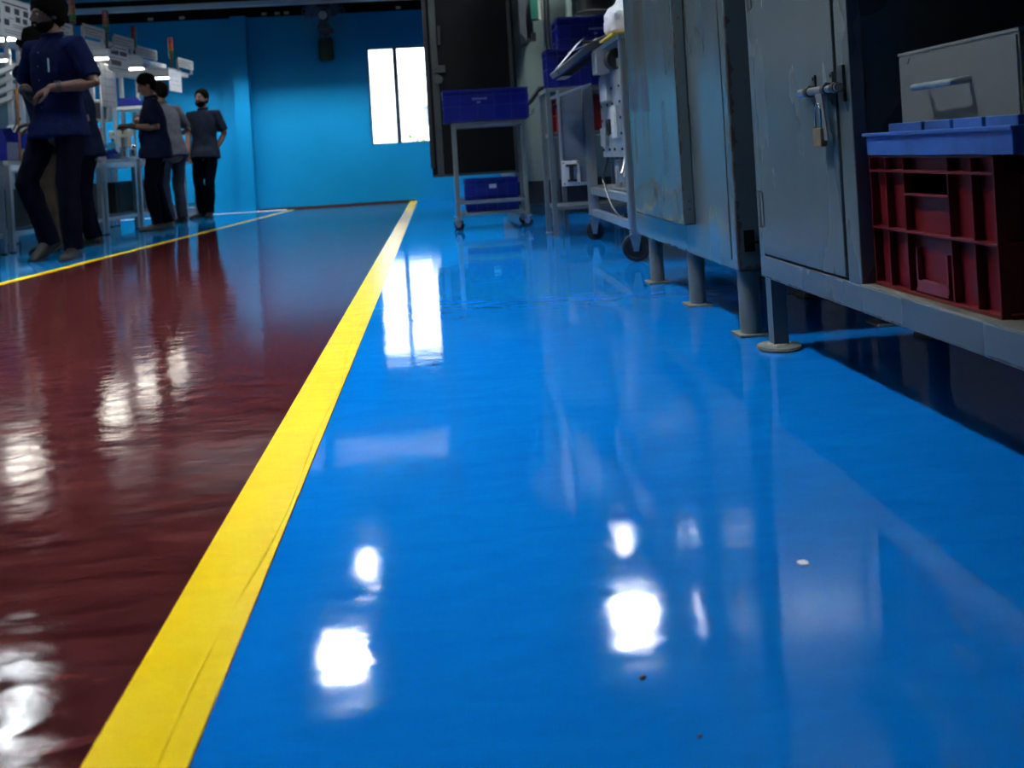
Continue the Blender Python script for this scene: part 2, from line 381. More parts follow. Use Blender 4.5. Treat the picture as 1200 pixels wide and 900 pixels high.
# ------------------------------------------------------------------ wall fan
fan = thing('wall_fan', 'wall fan with round wire cage high on the blue wall', 'fan', (-1.33, 12.495, 2.47))
m_ = MB(); m_.cyl((0, -.001, -.19), (0, -.02, -.19), .05, 16); m_.tube([(0, -.015, -.19), (0, -.09, -.16), (0, -.12, -.05), (0, -.12, 0)], .014, 10)
m_.build('bracket', BLACKPL, fan, bevel=0)
m_ = MB(); m_.ell((0, -.12, 0), (.07, .09, .07)); m_.build('motor', BLACKPL, fan, bevel=0)
m_ = MB(); m_.lathe([(.0, .02), (.04, .018), (.055, 0), (.055, -.015), (0, -.015)], 20, Matrix.Translation((0, -.3, 0)) @ Matrix.Rotation(PI/2, 4, 'X'))
m_.build('hub', WHITEPL, fan, bevel=0)
CAGE = mat('fan cage wire', (.12, .20, .24), .35, .6)
m_ = MB()
for k in range(30):
    a = 2*PI*k/30; c, s_ = math.cos(a), math.sin(a)
    m_.tube([(c*.05, -.29, s_*.05), (c*.18, -.275, s_*.18), (c*.275, -.22, s_*.275), (c*.275, -.19, s_*.275), (c*.16, -.14, s_*.16), (c*.05, -.13, s_*.05)], .0018, 5)
for r, y in ((.277, -.205), (.18, -.276), (.1, -.287)):
    m_.tube([(r*math.cos(2*PI*j/32), y, r*math.sin(2*PI*j/32)) for j in range(33)], .0035, 6)
m_.build('cage', CAGE, fan, bevel=0)
for k in range(3):
    m_ = MB(); rr = []
    for i in range(7):
        t = .05+i*.032; wd = .03+.065*math.sin(min(1, i/5)*PI*.6); a0 = 2*PI*k/3+.4+i*.05
        ring = []
        for q in range(10):
            e = 2*PI*q/10; u = wd*math.cos(e); th = .003*math.sin(e)
            ring.append((t*math.cos(a0)-u*math.sin(a0), -.215+u*.35+th, t*math.sin(a0)+u*math.cos(a0)))
        rr.append(ring)
    m_.rings(rr); m_.build('blade', mat('smoky fan blade', (.03, .06, .08), .35), fan, bevel=0)
# control box hanging below the fan
m_ = thing('fan_regulator', 'dark green regulator box on the blue wall below the fan', 'box', (-1.335, 12.499, 2.06))
q = MB(); q.lathe([(0, 0), (.075, 0), (.095, .03), (.095, .27), (.075, .31), (0, .31)], 20, Matrix.Translation((0, -.055, -.155)) @ Matrix.Scale(.55, 4, (0, 1, 0)))
q.build('case', GREENPL, m_, bevel=0)
q = MB(); q.cyl((0, -.1, .02), (0, -.118, .02), .03, 16); q.build('knob', BLACKPL, m_, bevel=.002)

# ------------------------------------------------------------------ ceiling lamps
def ceiling_lamp(label, x, y, z, skirt, m, k=1., group='ceiling lamps over the hall'):
    r = thing('ceiling_lamp', label, 'ceiling lamp', (x, y, z), 0, group)
    a, b = .17*k, .18*k
    q = MB(); q.prism([(-a, -b, .10), (a, -b, .10), (a*.8, -b, .16), (-a*.8, -b, .16)], (0, 2*b, 0))
    for sx in (-1, 1): q.box(sx*a-.006, sx*a+.006, -b, b, .055-skirt, .10)
    for sy in (-1, 1): q.box(-a, a, sy*b-.006, sy*b+.006, .055-skirt, .10)
    q.build('housing', HOUSING, r)
    q = MB(); q.box(-.14*k, .14*k, -.15*k, .15*k, .055, .09); q.build('diffuser', m, r, bevel=0)
    for sx in (-.7*a, .7*a): MB().cyl((sx, 0, .15), (sx, 0, ZC-z+.005), .006, 8).build('rod', STEEL, r, bevel=0)
    return r
NEARL = mat('added near lamp diffuser', (.9, .9, .9), .5, 0, .02, 5, emit=(.90, .97, 1.0), estr=450)  # unseen lamps added for the near floor; deep hoods keep light off the cabinets
for x, y, k, lab in ((-.86, 6.80, 1, 'square ceiling lamp over the maroon aisle, level with the crate trolley'), (1.30, 7.0, .95, 'square ceiling lamp over the blue crate trolley bay'),
        (-3.0, 6.55, .6, 'square ceiling lamp above the nearest worker'), (-.80, 8.30, .55, 'small square ceiling lamp over the far end of the aisle'), (1.48, 8.35, .5, 'small square ceiling lamp above the grey green machine'),
        (-5.6, 7.1, 1.2, 'square ceiling lamp far left behind the worktables')):
    ceiling_lamp(lab, x, y, 2.95, .05, LAMP, k)
for x, y, k, lab in ((-.62, 2.3, 1.0, 'added unseen deep hooded lamp over the near part of the aisle'), (-.62, 4.7, 1.0, 'added unseen deep hooded lamp over the middle of the aisle'),
        (-2.7, 3.0, 1.0, 'added unseen deep hooded lamp at the near left of the aisle'), (-2.6, 5.0, .8, 'added unseen deep hooded lamp over the left yellow line')):
    ceiling_lamp(lab, x, y, 3.05, .24, NEARL, k, 'added unseen lamps over the near floor')

# ------------------------------------------------------------------ crates
def crate(L, W, H, name, label, cat, loc, rotz, m, group=None, text=False, cols=5, holder=False, textm=None):
    """open plastic stacking crate: ribbed walls, flanged rim, grip slot on the short sides"""
    r = thing(name, label, cat, loc, rotz, group)
    q = MB(); t = .004; a, b_ = L/2-.018, W/2-.018
    q.box(-a, a, -b_, b_, .006, .012)
    q.box(-a, a, -b_, -b_+t, .006, H); q.box(-a, a, b_-t, b_, .006, H)
    for sx in (-1, 1):
        x0, x1 = sorted((sx*a, sx*(a-t)))
        q.box(x0, x1, -b_, -.06, .006, H); q.box(x0, x1, .06, b_, .006, H); q.box(x0, x1, -.06, .06, .006, H*.68); q.box(x0, x1, -.06, .06, H*.86, H)
    for z, o_, th in ((H-.012, .018, .012), (H*.80, .016, .005), (H*.48, .014, .005), (.004, .012, .008)):
        q.box(-a-o_, a+o_, -b_-o_, -b_+.0, z, z+th); q.box(-a-o_, a+o_, b_, b_+o_, z, z+th)
        q.box(-a-o_, -a, -b_, b_, z, z+th); q.box(a, a+o_, -b_, b_, z, z+th)
    for k in range(cols+1):
        x = -a-.012+(2*a+.024)*k/cols
        for sy in (-1, 1):
            y0, y1 = sorted((sy*b_, sy*(b_+.012))); q.box(x-.003, x+.003, y0, y1, .006, H-.004)
    for k in range(5):
        y = -b_-.010+(2*b_+.02)*k/4
        if k == 2: continue
        for sx in (-1, 1):
            x0, x1 = sorted((sx*a, sx*(a+.012))); q.box(x0, x1, y-.003, y+.003, .006, H-.004)
    q.build('body', m, r, bevel=.0015)
    if text:
        q = MB(); xx = -.10 if text == 1 else .0
        rt = random.Random(5)
        x = xx
        while x < xx+.11:
            w_ = rt.uniform(.006, .011); q.box(x, x+w_, -b_-.0145, -b_-.013, H*.665, H*.665+.016); x += w_+.003
        q.box(xx+.035, xx+.06, -b_-.0145, -b_-.013, H*.56, H*.56+.014)
        q.build('lettering', textm or mat('pale crate lettering', (.30, .33, .62), .5), r, bevel=0)
    if holder:
        q = MB(); q.box(-.02, .035, -b_-.0165, -b_-.013, H*.70, H*.70+.03); q.build('label_card', PAPER, r, bevel=0)
    return r

# ------------------------------------------------------------------ casters
def caster(mb_f, wheel_name, parent, x, y, r, zt, wd=.024, axis=(1, 0, 0)):
    f_ = MB(); ax = V(axis)
    pe = V((-ax.y, ax.x, 0))
    f_.box(x-.03, x+.03, y-.03, y+.03, zt-.006, zt)
    f_.cyl((x, y, zt-.03), (x, y, zt-.004), .018, 14)
    for sgn in (-1, 1):
        c = V((x, y, 0))+ax*sgn*(wd/2+.006)
        f_.prism([c+pe*.028+V((0, 0, zt-.03)), c-pe*.028+V((0, 0, zt-.03)), c-pe*.012+V((0, 0, r*.75)), c+pe*.012+V((0, 0, r*.75))], ax*sgn*.003)
    f_.prism([V((x, y, zt-.03))+pe*.028+ax*(wd/2+.009), V((x, y, zt-.03))-pe*.028+ax*(wd/2+.009), V((x, y, zt-.03))-pe*.028-ax*(wd/2+.009), V((x, y, zt-.03))+pe*.028-ax*(wd/2+.009)], (0, 0, .004))
    cf = f_.build('caster', STEEL, parent, bevel=.001)
    w_ = MB(); M = Matrix.Translation((x, y, r)) @ V((0, 0, 1)).rotation_difference(ax).to_matrix().to_4x4()
    w_.lathe([(0, -wd/2), (r*.35, -wd/2), (r*.4, -wd*.32), (r*.72, -wd*.32), (r*.78, -wd/2), (r*.95, -wd*.45), (r, -wd*.25), (r, wd*.25), (r*.95, wd*.45), (r*.78, wd/2), (r*.72, wd*.32), (r*.4, wd*.32), (r*.35, wd/2), (0, wd/2)], 28, M)
    w_.build('wheel', RUBBER, cf, bevel=0)

# ------------------------------------------------------------------ trolley with crates
tr_ = thing('trolley', 'grey tube trolley on casters with blue crates above and below', 'trolley', (.405, 7.12, 0), .0)
TP = mat('worn grey trolley paint', (.17, .19, .175), .4, 0, .15, 9)
hx, hy = .255, .17
q = MB()
for sy in (-1, 1): q.box(-hx, hx, sy*hy-.014, sy*hy+.014, .765, .805)
for sx in (-1, 1): q.box(sx*hx-.014, sx*hx+.014, -hy+.014, hy-.014, .765, .805)
q.box(-hx+.014, hx-.014, -hy+.014, hy-.014, .775, .781)
q.build('top_frame', TP, tr_)
pieces('lower_rail', TP, tr_, [(-hx+.013, hx-.013, sy*hy-.011, sy*hy+.011, .195, .222) for sy in (-1, 1)]+[(sx*hx-.011, sx*hx+.011, -hy+.013, hy-.013, .195, .222) for sx in (-1, 1)])
q = MB(); q.box(-hx+.012, hx-.012, -hy-.010, hy+.010, .110, .128); q.build('shelf', TP, tr_)
for sx in (-1, 1):
    for sy in (-1, 1):
        q = MB(); q.box(sx*hx-.0145, sx*hx+.0145, sy*hy-.0145, sy*hy+.0145, .088, .765); q.build('leg', TP, tr_)
        caster(None, '', tr_, sx*hx, sy*hy, .038, .090, axis=(.45, .893, 0))
crate(.64, .42, .235, 'crate', 'blue plastic crate on top of the grey trolley', 'crate', (.395, 7.12, .805), .0, BLUEPL, 'blue crates on the trolley', text=1)
crate(.40, .30, .25, 'crate', 'blue crate on the low shelf of the trolley', 'crate', (.405, 7.12, .128), .0, BLUEPL, 'blue crates on the trolley', holder=True)

# ------------------------------------------------------------------ machine tool with open dark door
mt = thing('machine_tool', 'tall pale grey green machine with dark door swung open', 'machine', (0, 0, 0))
q = MB(); q.box(.68, 2.3, 8.15, 9.9, .12, 2.4); q.box(.72, 2.3, 8.2, 9.9, .0, .12)
q.build('body', MACHINE, mt, bevel=.01)
q = MB(); q.box(.70, 2.2, 8.145, 8.152, .10, .30); q.build('dark_gap', BLACKPL, mt)  # black strip painted in for the shaded gap at the machine's foot
q = MB()
DX0, DX1, DZ0, DZ1, DY = -.03, .735, .385, 2.3, 8.40-.38
DY = 8.08
q.box(DX0, DX1, DY-.012, DY+.03, DZ0, DZ1)
door = q.build('door', DARKDOOR, mt, bevel=.006)
DG = mat('dull grey door edge', (.03, .035, .035), .4, 0, .2, 8)
q = MB(); q.box(DX0+.045, DX0+.10, DY-.022, DY-.012, DZ0+.0, DZ1); q.box(DX1-.05, DX1-.02, DY-.02, DY-.012, DZ0, DZ1); q.box(DX0, DX1, DY-.02, DY-.012, DZ0, DZ0+.02)
q.build('door_frame', DG, door)
q = MB(); q.box(DX0-.012, DX0+.02, DY-.02, DY+.035, DZ0+.08, DZ1); q.build('edge_seal', BLACKPL, door)
q = MB(); q.box(DX0+.11, DX0+.135, DY-.04, DY-.012, 1.52, 1.68); q.build('handle', BLACKPL, door, bevel=.004)
q = MB(); q.box(DX0+.06, DX0+.16, DY-.035, DY-.012, 1.28, 1.34); q.cyl((DX0+.1, DY-.05, 1.22), (DX0+.1, DY-.012, 1.22), .035, 16); q.build('latch', DG, door, bevel=.003)
# panel, column, spindle and pipes of the machine
q = MB(); q.box(.80, .86, 7.62, 8.15, 1.48, 2.3)
q.prism([(.745, 7.58, 1.52), (.80, 7.58, 1.45), (.80, 7.58, 2.3), (.745, 7.58, 2.3)], (0, .05, 0))
q.build('control_panel', mat('dark grey enclosure', (.05, .055, .06), .45), mt, bevel=.004)
q = MB(); q.cyl((.90, 7.6, 1.62), (.90, 7.6, 2.3), .026, 16); q.build('column', BEIGE, mt, bevel=0)
q = MB(); q.cyl((.955, 7.6, 1.0), (.955, 7.6, 2.3), .016, 12); q.cyl((.99, 7.62, 1.0), (.99, 7.62, 2.3), .014, 12); q.build('guide_rod', CHROME, mt, bevel=0)
q = MB(); q.lathe([(0, 1.52), (.10, 1.52), (.12, 1.56), (.12, 1.60), (.15, 1.61), (.155, 1.66), (.14, 1.67), (.14, 1.76), (.17, 1.77), (.17, 2.3), (0, 2.3)], 28, Matrix.Translation((1.36, 7.6, 0)))
q.build('spindle_head', mat('oily dark steel', (.035, .038, .04), .32, .6), mt, bevel=0)
q = MB(); q.box(1.50, 1.58, 7.6, 7.7, 1.3, 2.3); q.box(1.14, 1.18, 7.6, 7.68, 1.3, 2.3); q.build('support', MACHINE, mt)
q = MB(); q.box(.84, .90, 7.55, 7.62, 1.62, 1.80); q.build('green_guard', mat('green guard', (.01, .10, .07), .4), mt, bevel=.004)
q = MB(); q.box(.84, .87, 7.56, 7.62, 1.45, 1.52); q.build('switch', BLACKPL, mt, bevel=.002)
q = MB(); q.box(.665, .695, 8.1, 8.15, 1.22, 1.27); q.build('switch', BLACKPL, mt, bevel=.003)
q = MB(); q.tube([(.72, 7.9, .98), (.76, 7.82, .93), (.82, 7.8, .98), (.90, 7.8, 1.08), (1.0, 7.85, 1.1)], .022, 12); q.build('hose', BLACKPL, mt, bevel=0)
q = MB(); q.tube([(.80+.05*math.cos(a*.3), 7.85, .92-.05*math.sin(a*.3)) for a in range(0, 12)], .008, 8); q.build('hose', STEEL, mt, bevel=0)

# ------------------------------------------------------------------ grey rack with bins
rk = thing('rack', 'narrow grey steel rack carrying blue bins beside the machine', 'rack', (0, 0, 0))
q = MB(); q.box(.725, 1.25, 5.94, 6.36, .925, .955); q.build('top_shelf', RACKPAINT, rk)
pieces('shelf', RACKPAINT, rk, [(.752, 1.25, 5.96, 6.34, .64, .665), (.752, 1.25, 5.96, 6.34, .17, .195)])
for x, y in ((.74, 5.955), (.74, 6.34), (1.235, 5.955), (1.235, 6.34)):
    q = MB(); q.box(x-.015, x+.015, y-.015, y+.015, .006, .925); lg = q.build('leg', RACKPAINT, rk)
    q = MB(); q.box(x-.02, x+.02, y-.02, y+.02, 0, .006); q.build('foot', BEIGE, lg, bevel=0)
q = MB(); q.tube([(.80, 5.98, .925), (.80, 5.98, .90), (.80, 5.98, .86)], .006, 8); q.box(.79, .84, 5.97, 5.99, .85, .862); q.build('hook', STEEL, rk, bevel=0)
crate(.40, .30, .24, 'crate', 'dark red crate on the middle shelf of the grey rack', 'crate', (1.0, 6.15, .665), 0, mat('dark red crate plastic', (.20, .008, .012), .4, 0, .1, 7), 'crates on the grey rack')
crate(.36, .24, .245, 'crate', 'lower blue bin at the left front of the grey rack top', 'crate', (.92, 6.06, .955), .0, BLUEPL, 'crates on the grey rack')
c1 = thing('crate', '', 'crate')
bpy.data.objects.remove(c1)
# the crates behind the aluminium rig: a stack of two on a low stand
st = thing('crate_stand', 'low grey stand under the stacked blue crates behind the rack', 'stand', (1.09, 6.66, 0))
q = MB(); q.box(-.23, .23, -.2, .2, .90, .93); q.build('top', RACKPAINT, st)
for sx in (-1, 1):
    for sy in (-1, 1): q = MB(); q.box(sx*.21-.015, sx*.21+.015, sy*.18-.015, sy*.18+.015, 0, .90); q.build('leg', RACKPAINT, st)
crate(.44, .36, .25, 'crate', 'blue crate lowest in the stack behind the grey rack', 'crate', (1.12, 6.66, .93), 0, BLUEPL, 'stacked crates behind the rack')
crate(.44, .36, .30, 'crate', 'big lettered blue crate topmost of the stack behind the rack', 'crate', (1.12, 6.66, 1.18), 0, BLUEPL, 'stacked crates behind the rack', text=2)

# ------------------------------------------------------------------ aluminium test rig on wheels
rg = thing('test_rig', 'wheeled aluminium profile rig with wiring panel and tilted screen', 'test rig', (0, 0, 0))
RX, RX2, RY0, RY1 = .93, 1.52, 4.42, 5.58
def profile(q, x, y, z0, z1, s=.022):
    q.box(x-s, x+s, y-s, y+s, z0, z1)
    for dx, dy in ((1, 0), (-1, 0), (0, 1), (0, -1)):
        for e in (-1, 1):
            cx, cy = x+dx*(s+.003)+(e*s*.62 if dx == 0 else 0), y+dy*(s+.003)+(e*s*.62 if dy == 0 else 0)
            hx_, hy_ = (.003 if dx else s*.38), (.003 if dy else s*.38)
            q.box(cx-hx_, cx+hx_, cy-hy_, cy+hy_, z0, z1)
for x, y in ((RX, RY0), (RX, RY1), (RX2, RY0), (RX2, RY1)):
    q = MB(); profile(q, x, y, .16, 1.06 if y == RY0 else .92); q.build('post', ALU, rg, bevel=.001)
q = MB(); profile(q, RX+.075, RY0+.01, .16, 1.06); q.build('post', ALU, rg, bevel=.001)
for z in (.30, .17):
    pieces('rail', ALU, rg, [(RX-.018, RX+.018, RY0+.025, RY1-.025, z-.02, z+.02), (RX2-.018, RX2+.018, RY0+.025, RY1-.025, z-.02, z+.02),
        (RX+.025, RX2-.025, RY1-.018, RY1+.018, z-.02, z+.02), (RX+.1, RX2-.025, RY0-.018, RY0+.018, z-.02, z+.02)])
q = MB(); q.box(RX-.04, RX2+.03, RY0-.05, 5.1, 1.06, 1.085); q.build('top_plate', GREYPAINT, rg)
q = MB(); q.box(RX+.022, RX2-.022, RY0+.02, RY1-.02, .322, .332); q.build('deck', STEEL, rg)
q = MB(); q.box(RX+.012, RX+.022, 4.62, 5.22, .50, 1.0)
pan = q.build('wiring_panel', mat('zinc panel', (.36, .40, .44), .35, .5, .15, 8), rg)
q = MB(); rq = random.Random(9)
for yy in (4.66, 4.86, 5.0, 5.18):
    for z in (.54, .62, .70, .78, .86, .95): q.cyl((RX+.004, yy, z), (RX+.013, yy, z), .007, 8)
q.build('bolt', BLACKPL, pan, bevel=0)
for (y0, y1, z0, z1, mm) in ((4.68, 4.82, .60, .76, WHITEPL), (4.88, 4.98, .62, .70, BLACKPL), (5.02, 5.15, .56, .66, GREYPAINT), (4.9, 5.1, .80, .92, WHITEPL)):
    q = MB(); q.box(RX-.012, RX+.014, y0, y1, z0, z1); q.box(RX-.016, RX-.012, y0+.02, y0+.04, z0+.02, z1-.02); q.build('relay', mm, pan, bevel=.003)
for k, (y, z) in enumerate(((5.05, .42), (4.85, .42), (4.72, .42))):
    q = MB(); q.box(RX+.05, RX+.15, y-.05, y+.05, .332, .48); q.box(RX+.045, RX+.05, y-.03, y+.03, .36, .45); q.build('power_supply', RACKPAINT if k else GREYPAINT, rg, bevel=.003)
q = MB(); q.tube([(RX+.02, 4.64, .50), (RX-.01, 4.62, .42), (RX-.01, 4.66, .38), (RX+.03, 4.75, .40), (RX+.05, 4.82, .44)], .009, 8); q.build('cable_loop', STEEL, rg, bevel=0)
q = MB(); q.tube([(RX+.07, 4.45, 1.04), (RX+.03, 4.50, .97), (RX-.0, 4.50, .93), (RX+.02, 4.43, .90), (RX+.09, 4.38, .90)], .006, 8)
q.tube([(RX-.005, 5.0, .5), (RX-.03, 5.05, .38), (RX-.01, 4.95, .24), (RX+.02, 4.8, .16)], .006, 8); q.build('cable', BLACKPL, rg, bevel=0)
# clear-ish side door swung out at the far end, with white plate and black grip
q = MB(); q.box(.755, RX-.02, RY1+.03, RY1+.042, .335, .915); dr = q.build('side_panel', mat('smoky sheet', (.16, .19, .22), .22, .3, .15, 6), rg)
q = MB(); q.box(.75, .765, RY1+.022, RY1+.05, .335, .915); q.box(.765, .93, RY1+.022, RY1+.05, .335, .355); q.build('panel_frame', ALU, dr)
q = MB(); q.box(.752, .862, RY1+.012, RY1+.021, .335, .487); wp = q.build('socket_plate', PAPER, rg, bevel=.004)
q = MB(); q.box(.795, .82, RY1-.004, RY1+.012, .365, .465); q.box(.775, .842, RY1-.004, RY1+.012, .45, .466); q.box(.783, .838, RY1-.004, RY1+.012, .36, .374); q.build('grip', BLACKPL, wp, bevel=.003)
q = MB()
for x in (.763, .851):
    for z in (.348, .474): q.cyl((x, RY1+.008, z), (x, RY1+.012, z), .005, 8)
q.build('screw', BLACKPL, wp, bevel=0)
q = MB(); q.prism([(.70, 5.35, .87), (.92, 5.35, .93), (.92, 5.35, .915), (.70, 5.35, .855)], (0, .2, 0)); q.build('chute', ALU, rg)
# tilted screen reaching out towards the aisle
q = MB(); q.prism([(.69, 5.0, .955), (.93, 5.0, 1.115), (.905, 5.0, 1.15), (.672, 5.0, .985)], (0, .30, 0)); sc_ = q.build('screen', RACKPAINT, rg, bevel=.006)
q = MB(); q.prism([(.70, 5.02, .95), (.90, 5.02, 1.08), (.89, 5.02, 1.04), (.76, 5.02, .95)], (0, .26, 0)); q.build('screen_back', BLACKPL, sc_, bevel=.004)
q = MB(); q.box(.86, .93, 4.82, 4.95, .94, 1.06); q.cyl((.855, 4.885, 1.0), (.862, 4.885, 1.0), .03, 16); ad = q.build('adaptor', WHITEPL, rg, bevel=.005)
q = MB(); q.cyl((.95, 4.80, 1.0), (.95, 4.70, 1.0), .055, 18); q.build('blower', BLACKPL, rg, bevel=.004)
for x, y, r_ in ((RX, RY0, .068), (RX, RY1, .056), (RX2, RY0, .068), (RX2, RY1, .056)):
    caster(None, '', rg, x, y, r_, .16, .03, axis=(.25, .968, 0))
# things lying on the rig
q = MB(); rr = random.Random(2); q.ell((.985, 4.62, 1.17), (.10, .15, .11), None, 48, lambda d: 1+.18*noise.noise(d*2.2)+.16*(abs(noise.noise(d*3.5+V((3,1,2))))-.2)+.05*noise.noise(d*9)+(.30 if d.z > .55 else 0)*max(0, d.x+.6))
ob = q.build('cloth', CLOTH, bevel=0); 
for v in ob.data.vertices: v.co.z = max(v.co.z, 1.1)
tag(ob, 'crumpled white cloth heaped on top of the wheeled rig', 'cloth')
q = MB(); q.box(.87, 1.05, 4.40, 4.75, 1.0855, 1.097); tag(q.build('clipboard', YELLOWP, bevel=.002), 'flat yellow board under the white cloth on the rig', 'board')
def sheet_mb(c, w_, d_, tilt, curl, rz, seg=10, th=.0012):
    q = MB(); rings = []
    for i in range(seg+1):
        t = i/seg-.5; x = t*w_; z = curl*math.sin(t*PI*1.2)+tilt*t
        rings.append([(x, -d_/2, z), (x, d_/2, z), (x, d_/2, z+th), (x, -d_/2, z+th)])
    q.rings(rings, Matrix.Translation(c) @ Matrix.Rotation(rz, 4, 'Z')); return q
tag(sheet_mb((.855, 4.95, 1.115), .19, .24, .05, .012, .1).build('paper_sheet', PAPER, bevel=0), 'white paper sheet beside the cloth on the rig top', 'paper', 'papers on the rig')
tag(sheet_mb((.775, 5.15, 1.085), .15, .2, .13, .01, 0).build('paper_sheet', PAPER, bevel=0), 'white paper drooping over the tilted screen', 'paper', 'papers on the rig')
q = MB(); q.tube([(.80, 4.86, 1.106), (.93, 4.80, 1.104)], .008, 10); tag(q.build('marker_pen', BLACKPL, bevel=0), 'black marker pen on the papers of the wheeled rig', 'pen')
# ------------------------------------------------------------------ big steel cabinet on pipe legs
C2 = thing('steel_cabinet', 'tall worn grey steel cabinet on three visible pipe legs', 'cabinet', (0, 0, 0))
CY0, CY1, CX, CZ = 2.535, 3.86, .815, .185
CAB2 = chipped_paint('worn grey cabinet paint', (.085, .112, .116), .13, (.022, .016, .012), [((0, CX), (1, CY0), .03), ((0, CX), (2, CZ), .02), ((1, CY0), (2, CZ), .05)], 30., .03, (1, 2, .3), .35)
CAB2D = chipped_paint('worn grey door paint', (.085, .112, .116), .09, (.022, .016, .012), [((2, .288), .016), ((0, CX-.04), (1, 2.935), .012)], 40., .03, (1, 2.5, .3), .6)
q = MB(); q.box(CX, CX+.5, CY0, CY1, CZ, 1.85); q.build('body', CAB2, C2, bevel=.006)
q = MB(); q.box(CX-.003, CX, CY0+.05, 2.925, CZ+.03, 1.84); q.build('side_sheet', CAB2, C2, bevel=.001)
q = MB(); q.box(CX-.040, CX-.002, 2.935, 3.63, .288, 1.80); dd = q.build('door', CAB2D, C2, bevel=.004)
q = MB()
for z in (.34, .365, .95): q.cyl((CX-.02, 2.9355, z), (CX-.02, 2.932, z), .004, 8)
q.build('rivet', BLACKPL, dd, bevel=0)
q = MB(); q.cyl((CX-.012, 3.64, .62), (CX-.012, 3.64, .72), .008, 10); q.build('hinge', BRASS, C2, bevel=0)
q = MB(); q.box(CX+.02, CX+.05, CY0-.002, CY0, .24, .30); q.box(CX+.03, CX+.06, CY0-.006, CY0, .262, .268); q.build('dent_flap', DARKDOOR, C2, bevel=0)
for y, rad in ((3.70, .028), (3.12, .028), (2.585, .030)):
    for x in (CX+.042, CX+.44):
        q = MB(); q.cyl((x, y, .008), (x, y, CZ), rad, 20); lg = q.build('leg', mat('grey leg paint', (.11, .13, .13), .42, 0, .15, 14), C2, bevel=0)
        q = MB(); q.box(x-.045, x+.04, y-.04, y+.045, 0, .008); q.build('foot_plate', mat('dirty foot plate', (.16, .16, .13), .6, 0, .3, 20), lg)

# ------------------------------------------------------------------ near locker with open shelf
LK = thing('storage_locker', 'grey steel locker with bolted door and open crate shelf', 'locker', (0, 0, 0))
LX, LD = .84, 1.32
LY1, LYM, LY0 = 2.425, 1.828, .86
LOCK = chipped_paint('grey locker paint', (.08, .102, .105), .28, (.03, .03, .028), [((2, .19), .004)], 40., .025, (1, 2, .6), .0)
LOCKD = chipped_paint('grey locker door paint', (.08, .102, .105), .26, (.03, .03, .028), [((2, .246), .004)], 40., .03, (1, 3, .8), .12)
EDGE = mat('rubbed shelf paint', (.15, .15, .13), .5, 0, .2, 15)
q = MB()
q.box(LX, LX+.03, LY0, LY1, .186, .242)                 # bottom rail
q.box(LX, LX+.03, LY1-.038, LY1, .242, 1.72)            # far stile
q.box(LX, LX+.03, LYM, LYM+.062, .242, 1.72)            # middle stile
q.box(LX, LX+.03, LY0, LY0+.04, .242, 1.72)
q.box(LX, LX+.03, LY0, LY1, 1.72, 1.78)
q.build('frame', LOCK, LK, bevel=.003)
q = MB(); q.box(LX+.031, LD, LY1-.012, LY1-.002, .2, 1.74); q.box(LX+.031, LD, LY0, LY0+.01, .2, 1.74); q.box(LX+.031, LD, LYM+.012, LYM+.02, .243, 1.7)
q.box(LD, LD+.008, LY0, LY1, .19, 1.75); q.box(LX+.02, LD, LY0, LY1, 1.745, 1.775); q.build('body', LOCK, LK, bevel=.001)
q = MB(); q.box(LX+.001, LD, LY0+.001, LY1-.001, .236, .245); q.build('bottom_shelf', EDGE, LK, bevel=.001)
q = MB(); q.box(LX+.005, LD, LY0+.012, LYM+.01, .94, .965); q.build('upper_shelf', LOCK, LK)
q = MB(); q.box(LX-.004, LX+.016, LYM+.066, LY1-.041, .250, 1.69); ld = q.build('door', LOCKD, LK, bevel=.003)
for z in (.32, .885, 1.45):
    q = MB(); q.cyl((LX-.008, LY1-.042, z), (LX-.008, LY1-.042, z+.095), .0055, 10); q.box(LX-.007, LX-.003, LY1-.062, LY1-.042, z+.003, z+.092)
    q.build('hinge', RACKPAINT, ld, bevel=.0005)
# tower bolt
BZ = .645
RUSTY = mat('rusty dark steel', (.06, .057, .054), .45, .6, .4, 60)
for y0, y1 in ((1.985, 2.000), (1.895, 1.91)):
    q = MB(); q.box(LX-.008, LX-.004, y0, y1, BZ-.036, BZ+.036); q.tube([(LX-.008, (y0+y1)/2-.007, BZ+.009), (LX-.024, (y0+y1)/2-.007, BZ+.011)], .004, 6)
    q.cyl((LX-.019, y0-.001, BZ), (LX-.019, y1+.001, BZ), .0115, 14); q.box(LX-.019, LX-.006, y0, y1, BZ-.009, BZ+.009)
    for z in (-.028, .028): q.cyl((LX-.011, (y0+y1)/2, BZ+z), (LX-.008, (y0+y1)/2, BZ+z), .004, 8)
    q.build('bolt_guide', RUSTY, ld, bevel=.001)
q = MB(); q.cyl((LX-.019, 1.842, BZ), (LX-.019, 2.035, BZ), .0088, 14); q.ell((LX-.019, 2.037, BZ), (.010, .009, .010)); q.build('bolt_rod', mat('dull bolt steel', (.22, .25, .27), .35, .7, .2, 30), ld, bevel=0)
q = MB(); q.prism([(LX-.024, 1.952, BZ-.004), (LX-.024, 1.918, BZ-.004), (LX-.024, 1.897, BZ-.105), (LX-.024, 1.913, BZ-.108)], (.004, 0, 0)); q.build('hasp', mat('pale hasp steel', (.20, .22, .215), .4, .3), ld, bevel=.001)
q = MB(); q.box(LX-.008, LX-.0005, 1.845, 1.872, BZ-.03, BZ+.045); q.cyl((LX-.019, 1.848, BZ), (LX-.019, 1.868, BZ), .011, 14); q.box(LX-.019, LX-.006, 1.85, 1.866, BZ-.009, BZ+.009)
q.build('bolt_keeper', MATS['rusty dark steel'], LK, bevel=.001)
pl = thing('padlock', 'small worn brass padlock hanging from the locker bolt', 'padlock', (LX-.024, 1.936, .0))
